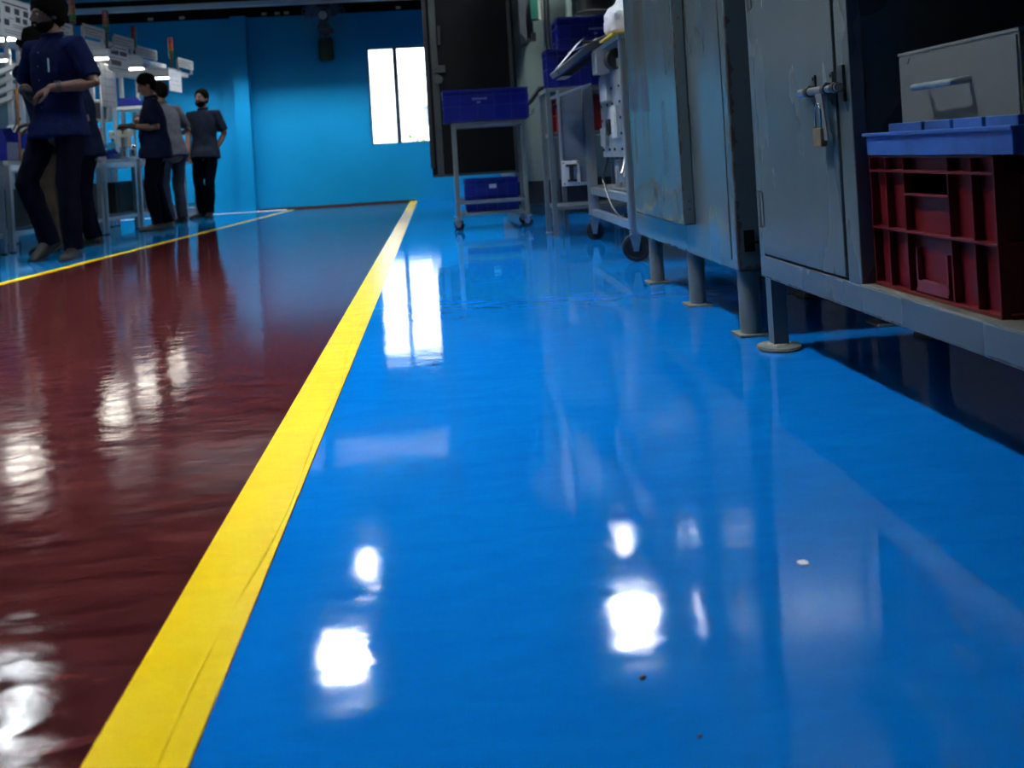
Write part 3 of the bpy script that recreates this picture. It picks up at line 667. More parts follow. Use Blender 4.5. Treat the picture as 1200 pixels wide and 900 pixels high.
q = MB(); q.box(-.0075, .0075, -.021, .021, .525, .565); q.build('body', BRASS, pl, bevel=.003)
q = MB(); q.tube([(0, -.014, .563), (0, -.014, .60), (0, -.010, .612), (0, 0, .618), (0, .010, .612), (0, .014, .60), (0, .014, .563)], .0035, 10); q.build('shackle', CHROME, pl, bevel=0)
# legs with round feet
for x in (LX+.005, LD-.045):
    for y in (LY1-.055, LY0+.02):
        q = MB(); q.box(x, x+.040, y, y+.040, .010, .19)
        lg = q.build('leg', LOCK, LK, bevel=.001)
        q = MB(); q.lathe([(0, 0), (.056, 0), (.058, .004), (.056, .010), (.030, .012), (.026, .016), (0, .016)], 32, Matrix.Translation((x+.02, y+.02, 0))); q.build('foot', mat('worn disc foot', (.20, .21, .18), .5, .2, .25, 18), lg, bevel=0)

# ------------------------------------------------------------------ red crate in the locker
def red_crate():
    r = thing('crate', 'red ribbed plastic crate on the open locker shelf', 'crate', (.862, 1.395, .245))
    L, H, D = .42, .258, .36      # along y, z, x
    q = MB(); o_ = .016
    hy0, hy1 = .135, .285; hz0, hz1 = .188, .224
    x0, x1 = o_, o_+.004
    q.box(x0, x1, .01, hy0, .004, H); q.box(x0, x1, hy1, L-.01, .004, H); q.box(x0, x1, hy0, hy1, .004, hz0); q.box(x0, x1, hy0, hy1, hz1, H)
    q.box(D-.004, D, .01, L-.01, .004, H); q.box(x1, D, .010, .014, .004, H); q.box(x1, D, L-.014, L-.01, .004, H); q.box(x1, D, .01, L-.01, .004, .01)
    for z, th in ((.226, .005), (.114, .005), (0, .007), (H-.004, .004)):
        q.box(0, x0, 0, L, z, z+th); q.box(x0, D, -.004, .010, z, z+th); q.box(x0, D, L-.01, L, z, z+th)
    for fr_ in (0., .15, .32, .68, .85, 1.):
        y = .002+fr_*(L-.004); q.box(0.001, x0+.001, y-.002, y+.002, .003, H-.002)
    for k in range(6):
        xx = .05+k*.058
        for ya, yb in ((-.003, .011), (L-.011, L-.001)): q.box(xx, xx+.004, ya, yb, .003, H-.002)
    for yy in (hy0-.002, hy1-.002): q.box(.001, x0, yy, yy+.004, hz0-.06, hz1)
    q.box(.0, x0, hy0, hy1, hz0-.004, hz0)
    q.build('body', REDPL, r, bevel=.001)
    q = MB(); ya, yb = .155, .262
    q.box(.004, x0, ya, ya+.005, .016, .085); q.box(.004, x0, yb-.005, yb, .016, .09); q.box(.002, x0, ya, yb, .010, .016); q.box(.010, x0, ya+.006, yb-.006, .026, .031); q.box(.004, .006, ya, yb, .010, .03)
    q.build('label_holder', mat('bright red plastic', (.16, .009, .018), .35, 0, .1, 8), r, bevel=.001)
    return r
red_crate()
bt = thing('tray', 'scuffed blue plastic tray lying on the red crate', 'tray', (.855, 1.33, .504))
q = MB(); L, D, H = .475, .40, .044
q.box(0, .005, 0, L, 0, H); q.box(D-.005, D, 0, L, 0, H); q.box(.005, D-.005, 0, .005, 0, H); q.box(.005, D-.005, L-.005, L, 0, H); q.box(.005, D-.005, .005, L-.005, 0.030, .036)
q.box(-.006, .0, -.006, L+.006, H-.007, H)
q.build('body', BLUETRAY, bt, bevel=.002)
q = MB()
for a, b__ in ((.03, .115), (.125, .21), (.22, .305), (.315, .44)): q.box(.03, .045, a, b__, .036, .060)
for a, b__ in ((.05, .16), (.17, .36)): q.box(a, b__, .445, .455, .036, .060)
q.build('raised_rim', BLUETRAY, bt, bevel=.002)
gb = thing('metal_box', 'grey steel box with wire pull handle on the blue tray', 'box', (.903, 1.372, .5415))
q = MB(); q.box(0, .33, 0, .374, 0, .150); q.box(-.003, .0, .004, .370, .003, .146); q.build('body', mat('smooth grey box paint', (.135, .145, .135), .4, 0, .06, 5), gb, bevel=.002)
q = MB(); q.box(-.002, .334, -.002, .376, .150, .156); q.build('lid', mat('smooth grey box lid', (.16, .17, .155), .4, 0, .06, 5), gb, bevel=.001)
q = MB(); zh = .084
q.tube([(.0, .135, zh+.004), (-.018, .135, zh+.002), (-.034, .139, zh), (-.038, .15, zh), (-.038, .25, zh), (-.034, .262, zh), (-.018, .266, zh+.002), (0, .266, zh+.004)], .0062, 12); q.build('handle', mat('dull pull wire', (.30, .33, .34), .35, .7, .15, 20), gb, bevel=0)
q = MB(); q.prism([(-.0036, .338, .133), (-.0036, .334, .133), (-.0036, .327, .143), (-.0036, .331, .143)], (.0008, 0, 0)); q.build('ink_mark', INK, gb, bevel=0)
# pipes on the floor behind the locker
pg = thing('pipe_bundle', 'short upright steel pipes standing under the locker against the dark', 'pipes', (0, 0, 0))
for k, (x, y) in enumerate(((1.60, 3.6), (1.665, 3.62), (1.74, 3.6))):
    q = MB(); q.tube([(x, y, 0), (x, y, .55)], .022, 14); q.build('pipe', GREYPAINT, pg, bevel=0)
# small marks on the floor
q = MB(); q.prism([(.4405+.006*math.cos(a)*1.25, 1.179+.0075*math.sin(a), .0) for a in [k*PI/4+.2 for k in range(8)]], (0, 0, .0012)); tag(q.build('paper_scrap', PAPER, bevel=0), 'tiny white paper scrap on the open blue floor', 'scrap')
q = MB(); q.ell((.181, .959, .0015), (.0036, .0026, .0022), None, 10, lambda d: 1+.3*noise.noise(d*2)); tag(q.build('dirt_speck', BLACKPL, bevel=0), 'small black speck on the blue floor, nearest the yellow line', 'speck')
q = MB(); q.ell((.212, .855, .001), (.003, .002, .0016), None, 10, lambda d: 1+.3*noise.noise(d*2)); tag(q.build('dirt_speck', BLACKPL, bevel=0), 'black speck at the bottom edge of the blue floor', 'speck')

# ------------------------------------------------------------------ people
def ik(A, B, a, b, pole):
    d = B-A; L = min(d.length, a+b-.002); u = d.normalized(); x = (a*a-b*b+L*L)/(2*L); hh = math.sqrt(max(0, a*a-x*x))
    p = V(pole); p = p-u*p.dot(u); p = p.normalized() if p.length > 1e-6 else u.orthogonal().normalized()
    return A+u*x+p*hh, A+u*L
def hand(mb, W, d, n, side, curl, s, grow=0.):
    """palm, five separate fingers; d points to the fingertips, n out of the palm, side = +1 puts the thumb along d x n"""
    d = d.normalized(); n = (n-d*n.dot(d)).normalized(); lat = d.cross(n)*side
    g = grow
    mb.tube([W-d*.01*s, W+d*.03*s, W+d*.07*s, W+d*.09*s], [(.024*s+g, .017*s+g), (.036*s+g, .017*s+g), (.040*s+g, .015*s+g), (.036*s+g, .012*s+g)], 12, side=lat, round_ends=True)
    for k, (o, L) in enumerate(((.028, .068), (.0095, .077), (-.0095, .072), (-.027, .056))):
        p = W+d*.086*s+lat*o*s; pts = [p-d*.012*s, p]; a = curl*(.5+.1*k)
        for j, f_ in enumerate((.45, .32, .26)):
            dd = d*math.cos(a)+n*math.sin(a)+lat*o*1.2; p = p+dd*L*f_*s; pts.append(p); a += curl*(.9, .7, 0)[j]
        mb.tube(pts, [.0095*s+g, .0095*s+g, .009*s+g, .0083*s+g, .0072*s+g], 8, round_ends=True)
    p = W+d*.022*s+lat*.026*s
    t1 = p+(d*.55+lat*.65+n*.35).normalized()*.04*s; t2 = t1+(d*.85+lat*.15+n*.35).normalized()*.032*s; t3 = t2+(d*.9-lat*.1+n*.35).normalized()*.024*s
    mb.tube([p-lat*.01*s, p, t1, t2, t3], [.012*s+g, .013*s+g, .0115*s+g, .0105*s+g, .0085*s+g], 8, round_ends=True)

def person(label, base, th, H, c, group=None, pel=(0, 0), neck=(0, 0), wl=None, wr=None, el_pole=(.6, .7, -.3), er_pole=(-.6, .7, -.3),
           al=(.10, 0, .085), ar=(-.10, 0, .085), toe_l=.15, toe_r=-.15, pitch_l=0., pitch_r=0., head=(0, 0, 0), kl=(.1, -1, 0), kr=(-.1, -1, 0),
           hl=(0, .2, -1), hr=(0, .2, -1), nl=(-1, 0, 0), nr=(1, 0, 0), curl=.45, glove_l=False, glove_r=False, beard=True, vox=.009, hair_k=1., drop=0., belly=0.):
    s = H/1.75
    r = thing('person', label, 'person', (base[0], base[1], 0), th, group)
    P = V((pel[0], pel[1], (.93-drop)*s)); N = V((pel[0]+neck[0], pel[1]+neck[1], (1.46-drop)*s))
    def sp(z):                                   # spine at unscaled height z
        t = (z-.93)/(1.46-.93); b = P.lerp(N, t); b.z = (z-drop)*s; return b
    S = {q: sp(1.415)+V((q*.178*s, .005, 0)) for q in (1, -1)}
    Hp = {q: P+V((q*.092*s, 0, -.02*s)) for q in (1, -1)}
    wr_ = {1: V(wl) if wl else S[1]+V((.07*s, -.03, -.54*s)), -1: V(wr) if wr else S[-1]+V((-.07*s, -.03, -.54*s))}
    E, Wr, K, A = {}, {}, {}, {}
    for q, po in ((1, el_pole), (-1, er_pole)): E[q], Wr[q] = ik(S[q], wr_[q], .30*s, .265*s, po)
    for q, an, po in ((1, al, kl), (-1, ar, kr)): K[q], A[q] = ik(Hp[q], V(an), .425*s, .408*s, po)
    HC = N+V((0, 0, .165*s)); HC += V((0, -.03*s, 0))
    MH = Matrix.Translation(HC) @ Euler((head[1], head[2], head[0]), 'ZYX').to_matrix().to_4x4() @ Matrix.Scale(s, 4)
    X = (1, 0, 0)
    # --- body: one continuous skin
    b = MB()
    b.tube([sp(.84), sp(.93), sp(1.08), sp(1.25), sp(1.38), sp(1.44)], [(.135*s, .10*s), (.150*s, .105*s), (.135*s, .095*s), (.155*s, .105*s), (.150*s, .085*s), (.08*s, .06*s)], 20, side=X, round_ends=True)
    b.tube([sp(1.40), N, N+V((0, -.012*s, .06*s)), HC+V((0, .01, -.03*s))], [.066*s, .056*s, .053*s, .055*s], 14)
    b.ell((0, .012, .022), (.075, .096, .098), MH, 20); b.ell((0, -.030, -.035), (.060, .064, .080), MH, 18); b.ell((0, -.048, -.088), (.042, .040, .030), MH, 14)
    b.tube([(0, -.088, .016), (0, -.100, -.008), (0, -.112, -.030), (0, -.098, -.038)], [.008, .010, .014, .010], 10, MH, round_ends=True)
    b.ell((0, -.080, .024), (.048, .018, .010), MH, 12); b.ell((0, -.091, -.062), (.022, .010, .0055), MH, 10); b.ell((0, -.090, -.072), (.019, .010, .006), MH, 10)
    for q in (1, -1):
        b.ell((q*.036, -.078, -.022), (.016, .012, .014), MH, 10)
        b.ell((q*.076, .008, -.015), (.010, .020, .031), MH, 12)
        b.tube([S[q]+V((-q*.05*s, 0, 0)), S[q], S[q].lerp(E[q], .4), E[q], E[q].lerp(Wr[q], .3), Wr[q]], [.055*s, .056*s, .048*s, .040*s, .041*s, .027*s], 12, round_ends=True)
        b.tube([Hp[q]+V((0, 0, .05*s)), Hp[q].lerp(K[q], .3), K[q], K[q].lerp(A[q], .3), A[q]], [.08*s, .072*s, .05*s, .052*s, .036*s], 12, round_ends=True)
        hand(b, Wr[q], V(hl if q == 1 else hr), V(nl if q == 1 else nr), q if (V(hl if q == 1 else hr).cross(V(nl if q == 1 else nr))).dot(V((0, -1, .3))) > 0 and False else (1 if (V(hl if q == 1 else hr).cross(V(nl if q == 1 else nr))).dot(V((0, -1, .6))) > 0 else -1), curl, s)
    body = baked(b, 'body', SKIN, r, vox*.72, 3, factor=.4)
    for q in (1, -1):
        e = MB(); e.ell((q*.031, -.0825, .002), (.0135, .008, .0065), MH, 10); ey = e.build('eye', EYEW, r, bevel=0)
        e = MB(); e.ell((q*.031-.002, -.0895, .002), (.0062, .003, .0060), MH, 8); e.build('iris', BLACKPL, ey, bevel=0)
    # --- hair
    def hk(d):
        m = d.z*.9+d.y*.75+abs(d.x)*.55+.30
        k = .82+.20*max(0, min(1, m/.14))+(.05*max(0, d.z))
        return k*hair_k*(1+.045*noise.noise(d*5)+.03*noise.noise(d*13))
    e = MB(); e.ell((0, .014, .034), (.088, .106, .104), MH, 32, hk); e.ell((0, .045, -.005), (.078, .072, .085), MH, 20, lambda d: hair_k*(.97+.04*noise.noise(d*6))); e.build('hair', HAIR, r, bevel=0)
    if beard:
        def bk(d):
            m = -d.z*.85+abs(d.x)*.30-.04+max(0, d.y)*.3+.06*noise.noise(d*8)-.6*math.exp(-(d.x/.34)**2-((d.z-.02)/.20)**2)*(1 if d.y < 0 else 0)
            k = .74+.27*max(0, min(1, m/.25))
            return k*(1+.05*noise.noise(d*7))
        e = MB(); e.ell((0, -.034, -.058), (.068, .070, .068), MH, 24, bk)
        e.tube([(-.034, -.080, -.072), (-.02, -.094, -.054), (0, -.099, -.050), (.02, -.094, -.054), (.034, -.080, -.072)], [.006, .008, .007, .008, .006], 8, MH, round_ends=True)
        e.build('beard', HAIR, r, bevel=0)
    # --- shirt
    def wr_fn(a, f1, f2):
        def fn(co, no): return co+no*(a*noise.noise(V((co.x*f1, co.y*f1, co.z*f2)))+a*.5*noise.noise(V((co.x*22, co.y*22, co.z*14+3))))
        return fn
    t = MB(); bl = belly
    t.tube([sp(.80)+V((0, -.02, 0)), sp(.87)+V((0, -.015, 0)), sp(.95), sp(1.08)+V((0, -bl*.5, 0)), sp(1.25), sp(1.36), sp(1.42), sp(1.455), sp(1.475)],
           [(.204*s, .182*s), (.200*s, .170*s+bl*.4), (.186*s, .140*s+bl*.7), (.168*s, .122*s+bl), (.180*s, .128*s+bl*.4), (.182*s, .112*s), (.150*s, .092*s), (.090*s, .074*s), (.066*s, .066*s)], 28, side=X)
    for q in (1, -1):
        mid = S[q].lerp(E[q], .84)
        t.tube([S[q]+V((-q*.07*s, 0, -.01*s)), S[q]+V((q*.0, 0, -.005*s)), S[q].lerp(E[q], .35), mid], [.066*s, .074*s, .068*s, .066*s], 16)
    baked(t, 'shirt', c['shirt'], r, vox, 5, wr_fn(.009, 9, 6))
    t = MB(); cr_ = []
    for k in range(25):
        a = 2*PI*k/24; up = .012*math.cos(a)
        cr_.append(sp(1.475)+V((.066*s*math.sin(a), -.062*s*-math.cos(a)*1.0, .012*s+up*s)))
    t.tube(cr_, [(.006*s, .019*s)]*25, 8)
    for q in (1, -1):
        n0 = sp(1.47)+V((0, -.062*s, -.004))
        t.prism([n0+V((q*.008*s, -.008*s, -.012*s)), n0+V((q*.062*s, .035*s, .018*s)), n0+V((q*.075*s, -.005*s, -.028*s)), n0+V((q*.042*s, -.030*s, -.062*s))], (0, .008*s, .006*s))
    t.build('collar', c['shirt'], r, bevel=.002)
    # --- trousers
    t = MB()
    t.tube([sp(.985), sp(.93), sp(.87)], [(.145*s, .108*s+bl*.3), (.160*s, .116*s), (.160*s, .112*s)], 24, side=X, round_ends=True)
    for q in (1, -1):
        hem = A[q]+(K[q]-A[q]).normalized()*-.03*s
        t.tube([Hp[q]+V((0, 0, .03*s)), Hp[q].lerp(K[q], .3), Hp[q].lerp(K[q], .7), K[q], K[q].lerp(A[q], .35), K[q].lerp(A[q], .75), hem], [.092*s, .094*s, .077*s, .070*s, .069*s, .066*s, .068*s], 18)
    baked(t, 'trousers', c['trousers'], r, vox, 4, wr_fn(.011, 8, 5))
    # --- shoes
    for q, to, pi in ((1, toe_l, pitch_l), (-1, toe_r, pitch_r)):
        f_ = V((math.sin(to), -math.cos(to), 0)); sd = V((f_.y, -f_.x, 0))
        M = Matrix((sd, f_, V((0, 0, 1)))).transposed().to_4x4(); M.translation = V((A[q].x, A[q].y, 0))
        if pi: M = M @ Matrix.Translation((0, .13*s, 0)) @ Matrix.Rotation(-pi, 4, 'X') @ Matrix.Translation((0, -.13*s, 0))
        t = MB(); rings = []
        for y, w_, h_ in ((-.075, .022, .05), (-.07, .032, .075), (-.04, .038, .098), (.01, .040, .098), (.05, .041, .082), (.09, .046, .062), (.13, .048, .052), (.165, .040, .042), (.185, .024, .030), (.190, .012, .022)):
            rg_ = []
            for j in range(14):
                a = 2*PI*j/14; cx = math.cos(a); cz = math.sin(a)
                rg_.append((cx*w_*s*(1.08 if cz < 0 else .95), y*s, max(.012*s, h_*s*(.5+.5*cz)) if cz > -.5 else .012*s))
            rings.append(rg_)
        t.rings(rings, M); so = t.build('shoe', c['shoe'], r, bevel=0)
        t = MB(); t.prism([(x*s, y*s, 0) for x, y in ((-.03, -.078), (.03, -.078), (.041, -.04), (.040, .03), (.051, .12), (.042, .175), (.012, .197), (-.012, .197), (-.042, .175), (-.051, .12), (-.040, .03), (-.041, -.04))], (0, 0, .016*s), M)
        t.build('sole', RUBBER, so, bevel=.003)
    # --- gloves
    for q, on in ((1, glove_l), (-1, glove_r)):
        if on:
            g = MB(); hd = V(hl if q == 1 else hr); nn = V(nl if q == 1 else nr)
            hand(g, Wr[q], hd, nn, (1 if hd.cross(nn).dot(V((0, -1, .6))) > 0 else -1), curl, s, .0035)
            g.tube([Wr[q]-hd.normalized()*-.02*s, Wr[q]+(E[q]-Wr[q]).normalized()*.05*s], [.034*s, .034*s], 12)
            baked(g, 'glove', GLOVE, r, .006, 2)
    return r, dict(S=S, E=E, W=Wr, N=N, sp=sp, s=s, K=K, A=A, HC=HC)

def loc(base, th, p):
    """a point of the hall in a person's own frame"""
    d = V((p[0]-base[0], p[1]-base[1], 0)); c_, s_ = math.cos(-th), math.sin(-th)
    return (d.x*c_-d.y*s_, d.x*s_+d.y*c_, p[2])
def ldir(th, d):
    c_, s_ = math.cos(-th), math.sin(-th); return (d[0]*c_-d[1]*s_, d[0]*s_+d[1]*c_, d[2])

# nearest worker, walking, hands together in front
B0, T0 = (-2.635, 6.90), -.40
r0, j0 = person('nearest bearded worker in navy uniform walking with hands raised, wristwatch on', B0, T0, 1.86, dict(shirt=NAVY, trousers=TROUSER, shoe=SHOE),
    'workers in uniform', neck=(0, -.02), wl=loc(B0, T0, (-2.575, 6.62, 1.185)), wr=loc(B0, T0, (-2.83, 6.80, 1.20)),
    el_pole=ldir(T0, (.9, .3, -.6)), er_pole=ldir(T0, (-.4, .8, -.4)),
    al=loc(B0, T0, (-2.555, 6.80, .09)), ar=loc(B0, T0, (-2.77, 6.94, .13)), kl=ldir(T0, (-.2, -1, 0)), kr=ldir(T0, (-1, -.5, 0)),
    toe_l=.45, toe_r=.1, pitch_r=.35, head=(-.42, .12, 0), hl=ldir(T0, (-.9, -.1, -.45)), hr=ldir(T0, (.55, -.35, -.75)), nl=ldir(T0, (-.3, .3, -.9)), nr=ldir(T0, (.6, .2, .4)),
    curl=.55, glove_r=True, vox=.009, hair_k=1.10)
sp, s0 = j0['sp'], j0['s']
q = MB(); w0 = j0['W'][1].lerp(j0['E'][1], .10); w1 = j0['W'][1].lerp(j0['E'][1], .22); q.tube([w0, w1], .036, 18); 
q.cyl(w0.lerp(w1, .5)+V((.0, -.0, .030)), w0.lerp(w1, .5)+V((0, 0, .044)), .02, 16); q.build('watch', BLACKPL, r0, bevel=.001)
q = MB(); pc = sp(1.25)+V((.085*s0, -.135*s0, 0)); q.prism([pc+V((-.05, -.004, .05)), pc+V((.05, .016, .05)), pc+V((.05, .018, -.06)), pc+V((0, .006, -.075)), pc+V((-.05, -.002, -.06))], (0, -.006, 0))
q.build('pocket', NAVY, r0, bevel=.002)
q = MB()
for z in (1.36, 1.27, 1.18, 1.09, 1.0, .91): c_ = sp(z)+V((.0, -.146*s0+(.012 if z > 1.3 else 0), 0)); q.cyl(c_, c_+V((0, -.004, 0)), .006, 8)
q.build('button', BLACKPL, r0, bevel=0)
Mw = Matrix.Translation((B0[0], B0[1], 0)) @ Matrix.Rotation(T0, 4, 'Z')
pw = Mw @ (pc+V((-.0, -.012, 0)))
q = MB(); q.tube([pw+V((0, 0, -.02)), pw+V((0, 0, .065))], .0055, 8, round_ends=True); tag(q.build('pen', mat('pale green pen', (.45, .62, .50), .35), bevel=0), 'pale pen clipped in the nearest worker\'s chest pocket', 'pen')

# worker behind him, at the table, back to the aisle
B1, T1 = (-2.90, 8.12), -1.35
person('worker in navy half hidden behind the nearest worker, forearm forward', B1, T1, 1.60, dict(shirt=NAVY2, trousers=TROUSER, shoe=SHOE), 'workers in uniform',
    neck=(0, -.05), wl=loc(B1, T1, (-3.06, 8.02, 1.06)), wr=loc(B1, T1, (-3.18, 8.28, 1.05)), el_pole=ldir(T1, (.9, -.3, -.3)), er_pole=ldir(T1, (.3, .8, -.4)),
    al=loc(B1, T1, (-2.87, 8.03, .08)), ar=loc(B1, T1, (-2.92, 8.24, .08)), head=(0, .25, 0), hl=ldir(T1, (-1, 0, 0)), hr=ldir(T1, (-1, -.2, 0)), nl=ldir(T1, (0, 0, -1)), nr=ldir(T1, (0, 0, -1)), vox=.011)
# worker bending at the first table, mostly hidden
B2, T2 = (-2.95, 7.60), -1.9
person('stooping worker in khaki trousers, hidden behind the nearest worker\'s legs', B2, T2, 1.74, dict(shirt=NAVY2, trousers=KHAKI, shoe=SHOE), 'workers in uniform',
    neck=(0, -.13), wl=loc(B2, T2, (-3.02, 7.50, .98)), wr=loc(B2, T2, (-3.15, 7.72, 1.02)), el_pole=ldir(T2, (.9, -.1, -.5)), er_pole=ldir(T2, (.3, .8, -.5)),
    al=loc(B2, T2, (-2.97, 7.50, .08)), ar=loc(B2, T2, (-2.95, 7.70, .08)), head=(.1, .35, 0), hl=ldir(T2, (-1, 0, -.2)), hr=ldir(T2, (-1, 0, -.2)), nl=ldir(T2, (0, 0, -1)), nr=ldir(T2, (0, 0, -1)), vox=.011, hair_k=1.12)
# gloved worker in profile
B3, T3 = (-2.80, 9.75), -1.40
person('worker in dark navy with black gloves, seen in profile at the table', B3, T3, 1.57, dict(shirt=NAVY2, trousers=TROUSER, shoe=SHOE2), 'workers in uniform',
    neck=(0, -.03), pel=(0, .0), wl=loc(B3, T3, (-2.965, 9.55, 1.045)), wr=loc(B3, T3, (-3.03, 9.78, 1.06)), el_pole=ldir(T3, (.9, -.1, -.8)), er_pole=ldir(T3, (.6, .6, -.6)),
    al=loc(B3, T3, (-2.80, 9.64, .08)), ar=loc(B3, T3, (-2.76, 9.84, .08)), head=(.12, .42, 0), hl=ldir(T3, (-1, .1, .15)), hr=ldir(T3, (-1, -.1, .1)), nl=ldir(T3, (0, .3, -1)), nr=ldir(T3, (0, -.3, -1)),
    glove_l=True, glove_r=True, beard=False, vox=.010, belly=.03)
# grey shirt, back to us
B4, T4 = (-2.91, 10.70), -2.35
person('worker in grey shirt seen from behind, beside the gloved worker', B4, T4, 1.58, dict(shirt=GREYSHIRT, trousers=TROUSER2, shoe=SHOE), 'workers in uniform',
    neck=(0, -.15), wl=loc(B4, T4, (-3.12, 10.62, .98)), wr=loc(B4, T4, (-3.02, 11.0, .98)), el_pole=ldir(T4, (-.3, -.8, -.4)), er_pole=ldir(T4, (1, .1, -.5)),
    al=loc(B4, T4, (-2.96, 10.66, .08)), ar=loc(B4, T4, (-2.86, 10.80, .08)), head=(.15, .3, 0), hl=ldir(T4, (-1, .3, -.2)), hr=ldir(T4, (-1, .3, -.2)), nl=ldir(T4, (0, 0, -1)), nr=ldir(T4, (0, 0, -1)), vox=.011)
# standing by the wall
B5, T5 = (-2.79, 11.62), -.12
person('bearded worker standing by the blue wall, one hand in his pocket', B5, T5, 1.55, dict(shirt=CHARCOAL, trousers=TROUSER, shoe=SHOE), 'workers in uniform',
    pel=(.03, 0), neck=(-.01, .02), wl=loc(B5, T5, (-2.64, 11.60, .80)), wr=loc(B5, T5, (-2.94, 11.48, .72)), el_pole=ldir(T5, (1, .5, 0)), er_pole=ldir(T5, (-.7, .7, 0)),
    al=loc(B5, T5, (-2.73, 11.53, .08)), ar=loc(B5, T5, (-2.83, 11.60, .08)), toe_l=.2, toe_r=-.7, head=(-.2, -.12, 0), hl=ldir(T5, (-.4, -.1, -1)), hr=ldir(T5, (.15, -.1, -1)), nl=ldir(T5, (-1, 0, 0)), nr=ldir(T5, (1, 0, 0)), vox=.010)

# ------------------------------------------------------------------ assembly line tables with lamp canopies
def xf(y): return -3.38+.1*(y-7.5)
RZ = -.0997
def station(y0, L, label, canopy=True, sign=True, tower=True, seedv=1, sx=.14, sy=(.0, .5), top=.70, cz=1.76):
    rs = random.Random(seedv)
    r = thing('worktable', label, 'worktable', (xf(y0), y0, 0), RZ, 'assembly worktables along the left line')
    q = MB(); q.box(-.62, .0, 0, L, top, top+.032); q.build('table_top', GREYPAINT, r)
    pieces('rail', ALU, r, [(x-.016, x+.016, .04, L-.04, .13, .165) for x in (-.60, -.02)]+[(-.584, -.036, y-.016, y+.016, .13, .165) for y in (.02, L-.02)]+[(x-.016, x+.016, .04, L-.04, top-.05, top-.002) for x in (-.60, -.02)])
    for x in (-.60, -.02):
        for y in (.02, L-.02):
            q = MB(); q.box(x-.02, x+.02, y-.02, y+.02, .012, top); q.box(x+.02, x+.022, y-.006, y+.006, .012, top); lg = q.build('leg', ALU, r)
            q = MB(); q.lathe([(0, 0), (.025, 0), (.025, .006), (.01, .012), (0, .012)], 14, Matrix.Translation((x, y, 0))); q.build('foot', BLACKPL, lg, bevel=0)
    q = MB(); q.box(-.60, -.30, .06, L-.06, .17, .50); q.box(-.298, -.294, .12, L-.5*L, .22, .46); q.build('control_cabinet', mat('dark steel cabinet', (.03, .034, .036), .45), r)
    for y in (.05, L-.05):
        q = MB(); q.box(-.50, -.46, y-.02, y+.02, top+.03, cz); q.build('post', ALU, r)
    if canopy:
        q = MB(); q.box(-.52, .10, .0, L, cz, cz+.018); q.box(-.52, .10, -.004, .004, cz-.025, cz+.055); q.box(-.52, .10, L-.004, L+.004, cz-.012, cz+.03); q.box(.10, .108, 0, L, cz-.012, cz+.035)
        cn = q.build('canopy', WHITEPL, r)
        q = MB(); q.prism([(-.30, .12, cz), (.06, .12, cz), (.02, .12, cz-.035), (-.26, .12, cz-.035)], (0, .15, 0)); lm = q.build('task_lamp', HOUSING, r)
        q = MB(); q.box(-.24, .0, .135, .255, cz-.043, cz-.035); q.build('diffuser', TASK, lm, bevel=.002)
    if sign:
        q = MB(); a, b_ = sy; q.box(sx-.008, sx, a, b_, cz+.06, cz+.17); sg = q.build('sign_board', mat('grey white sign board', (.26, .28, .28), .5), r)
        q = MB(); q.box(sx-.001, sx+.0012, a+.03, b_-.05, cz+.132, cz+.140); q.box(sx-.001, sx+.0012, a+.03, b_-.15, cz+.105, cz+.112); q.box(sx-.001, sx+.0012, a+.03, b_-.09, cz+.08, cz+.086)
        # front edge seen from the near end carries the same print
        q.build('printed_line', INK, sg, bevel=0)
        q = MB(); q.box(sx-.03, sx-.008, a+.02, a+.04, cz+.01, cz+.15); q.box(sx-.03, sx-.008, b_-.04, b_-.02, cz+.01, cz+.15); q.box(.09, sx-.008, a+.02, a+.04, cz+.012, cz+.022); q.box(.09, sx-.008, b_-.04, b_-.02, cz+.012, cz+.022); q.build('sign_bracket', ALU, sg)
    if tower:
        x, y = sx-.06, -.03
        q = MB(); q.cyl((x, y, cz+.035), (x, y, cz+.39), .012, 10); q.cyl((x, y, cz+.16), (x, y, cz+.18), .028, 16); q.box(x-.03, x+.01, y-.01, y+.06, cz+.03, cz+.045); q.cyl((x, y, cz+.375), (x, y, cz+.39), .028, 16)
        tw = q.build('signal_tower', BLACKPL, r, bevel=.002)
        for k, mm in enumerate((GREENL, AMBERL, REDL)):
            q = MB(); q.cyl((x, y, cz+.182+k*.064), (x, y, cz+.244+k*.064), .027, 16); q.build('lens', mm, tw, bevel=.002)
    return r
# clutter builders
def fixture(name, label, x, y, z, rz, rs, a=WHITEPL, b_=CHROME, group='fixtures on the worktables'):
    r = thing(name, label, 'fixture', (x, y, z), rz, group)
    q = MB(); q.box(-.10, .08, -.08, .08, 0, .03); q.build('base', STEEL, r)
    q = MB(); q.cyl((-.05, 0, .03), (-.05, 0, .30), .018, 14); q.cyl((.03, .04, .03), (.03, .04, .10), .03, 14); q.build('column', b_, r, bevel=.001)
    q = MB(); q.box(-.08, .06, -.035, .035, .24, .32); q.cyl((.03, 0, .14), (.03, 0, .24), .022, 14); q.build('head', a, r, bevel=.006)
    q = MB(); q.tube([(-.02, -.04, .28), (.05, -.10, .33), (.10, -.14, .36)], .007, 8); q.ell((.105, -.145, .363), (.016, .016, .016), None, 10); q.build('lever', BLACKPL, r, bevel=0)
    q = MB(); q.ell((.04, .03, .13), (.035, .03, .03), None, 12); q.build('workpiece', b_, r, bevel=0)
    return r
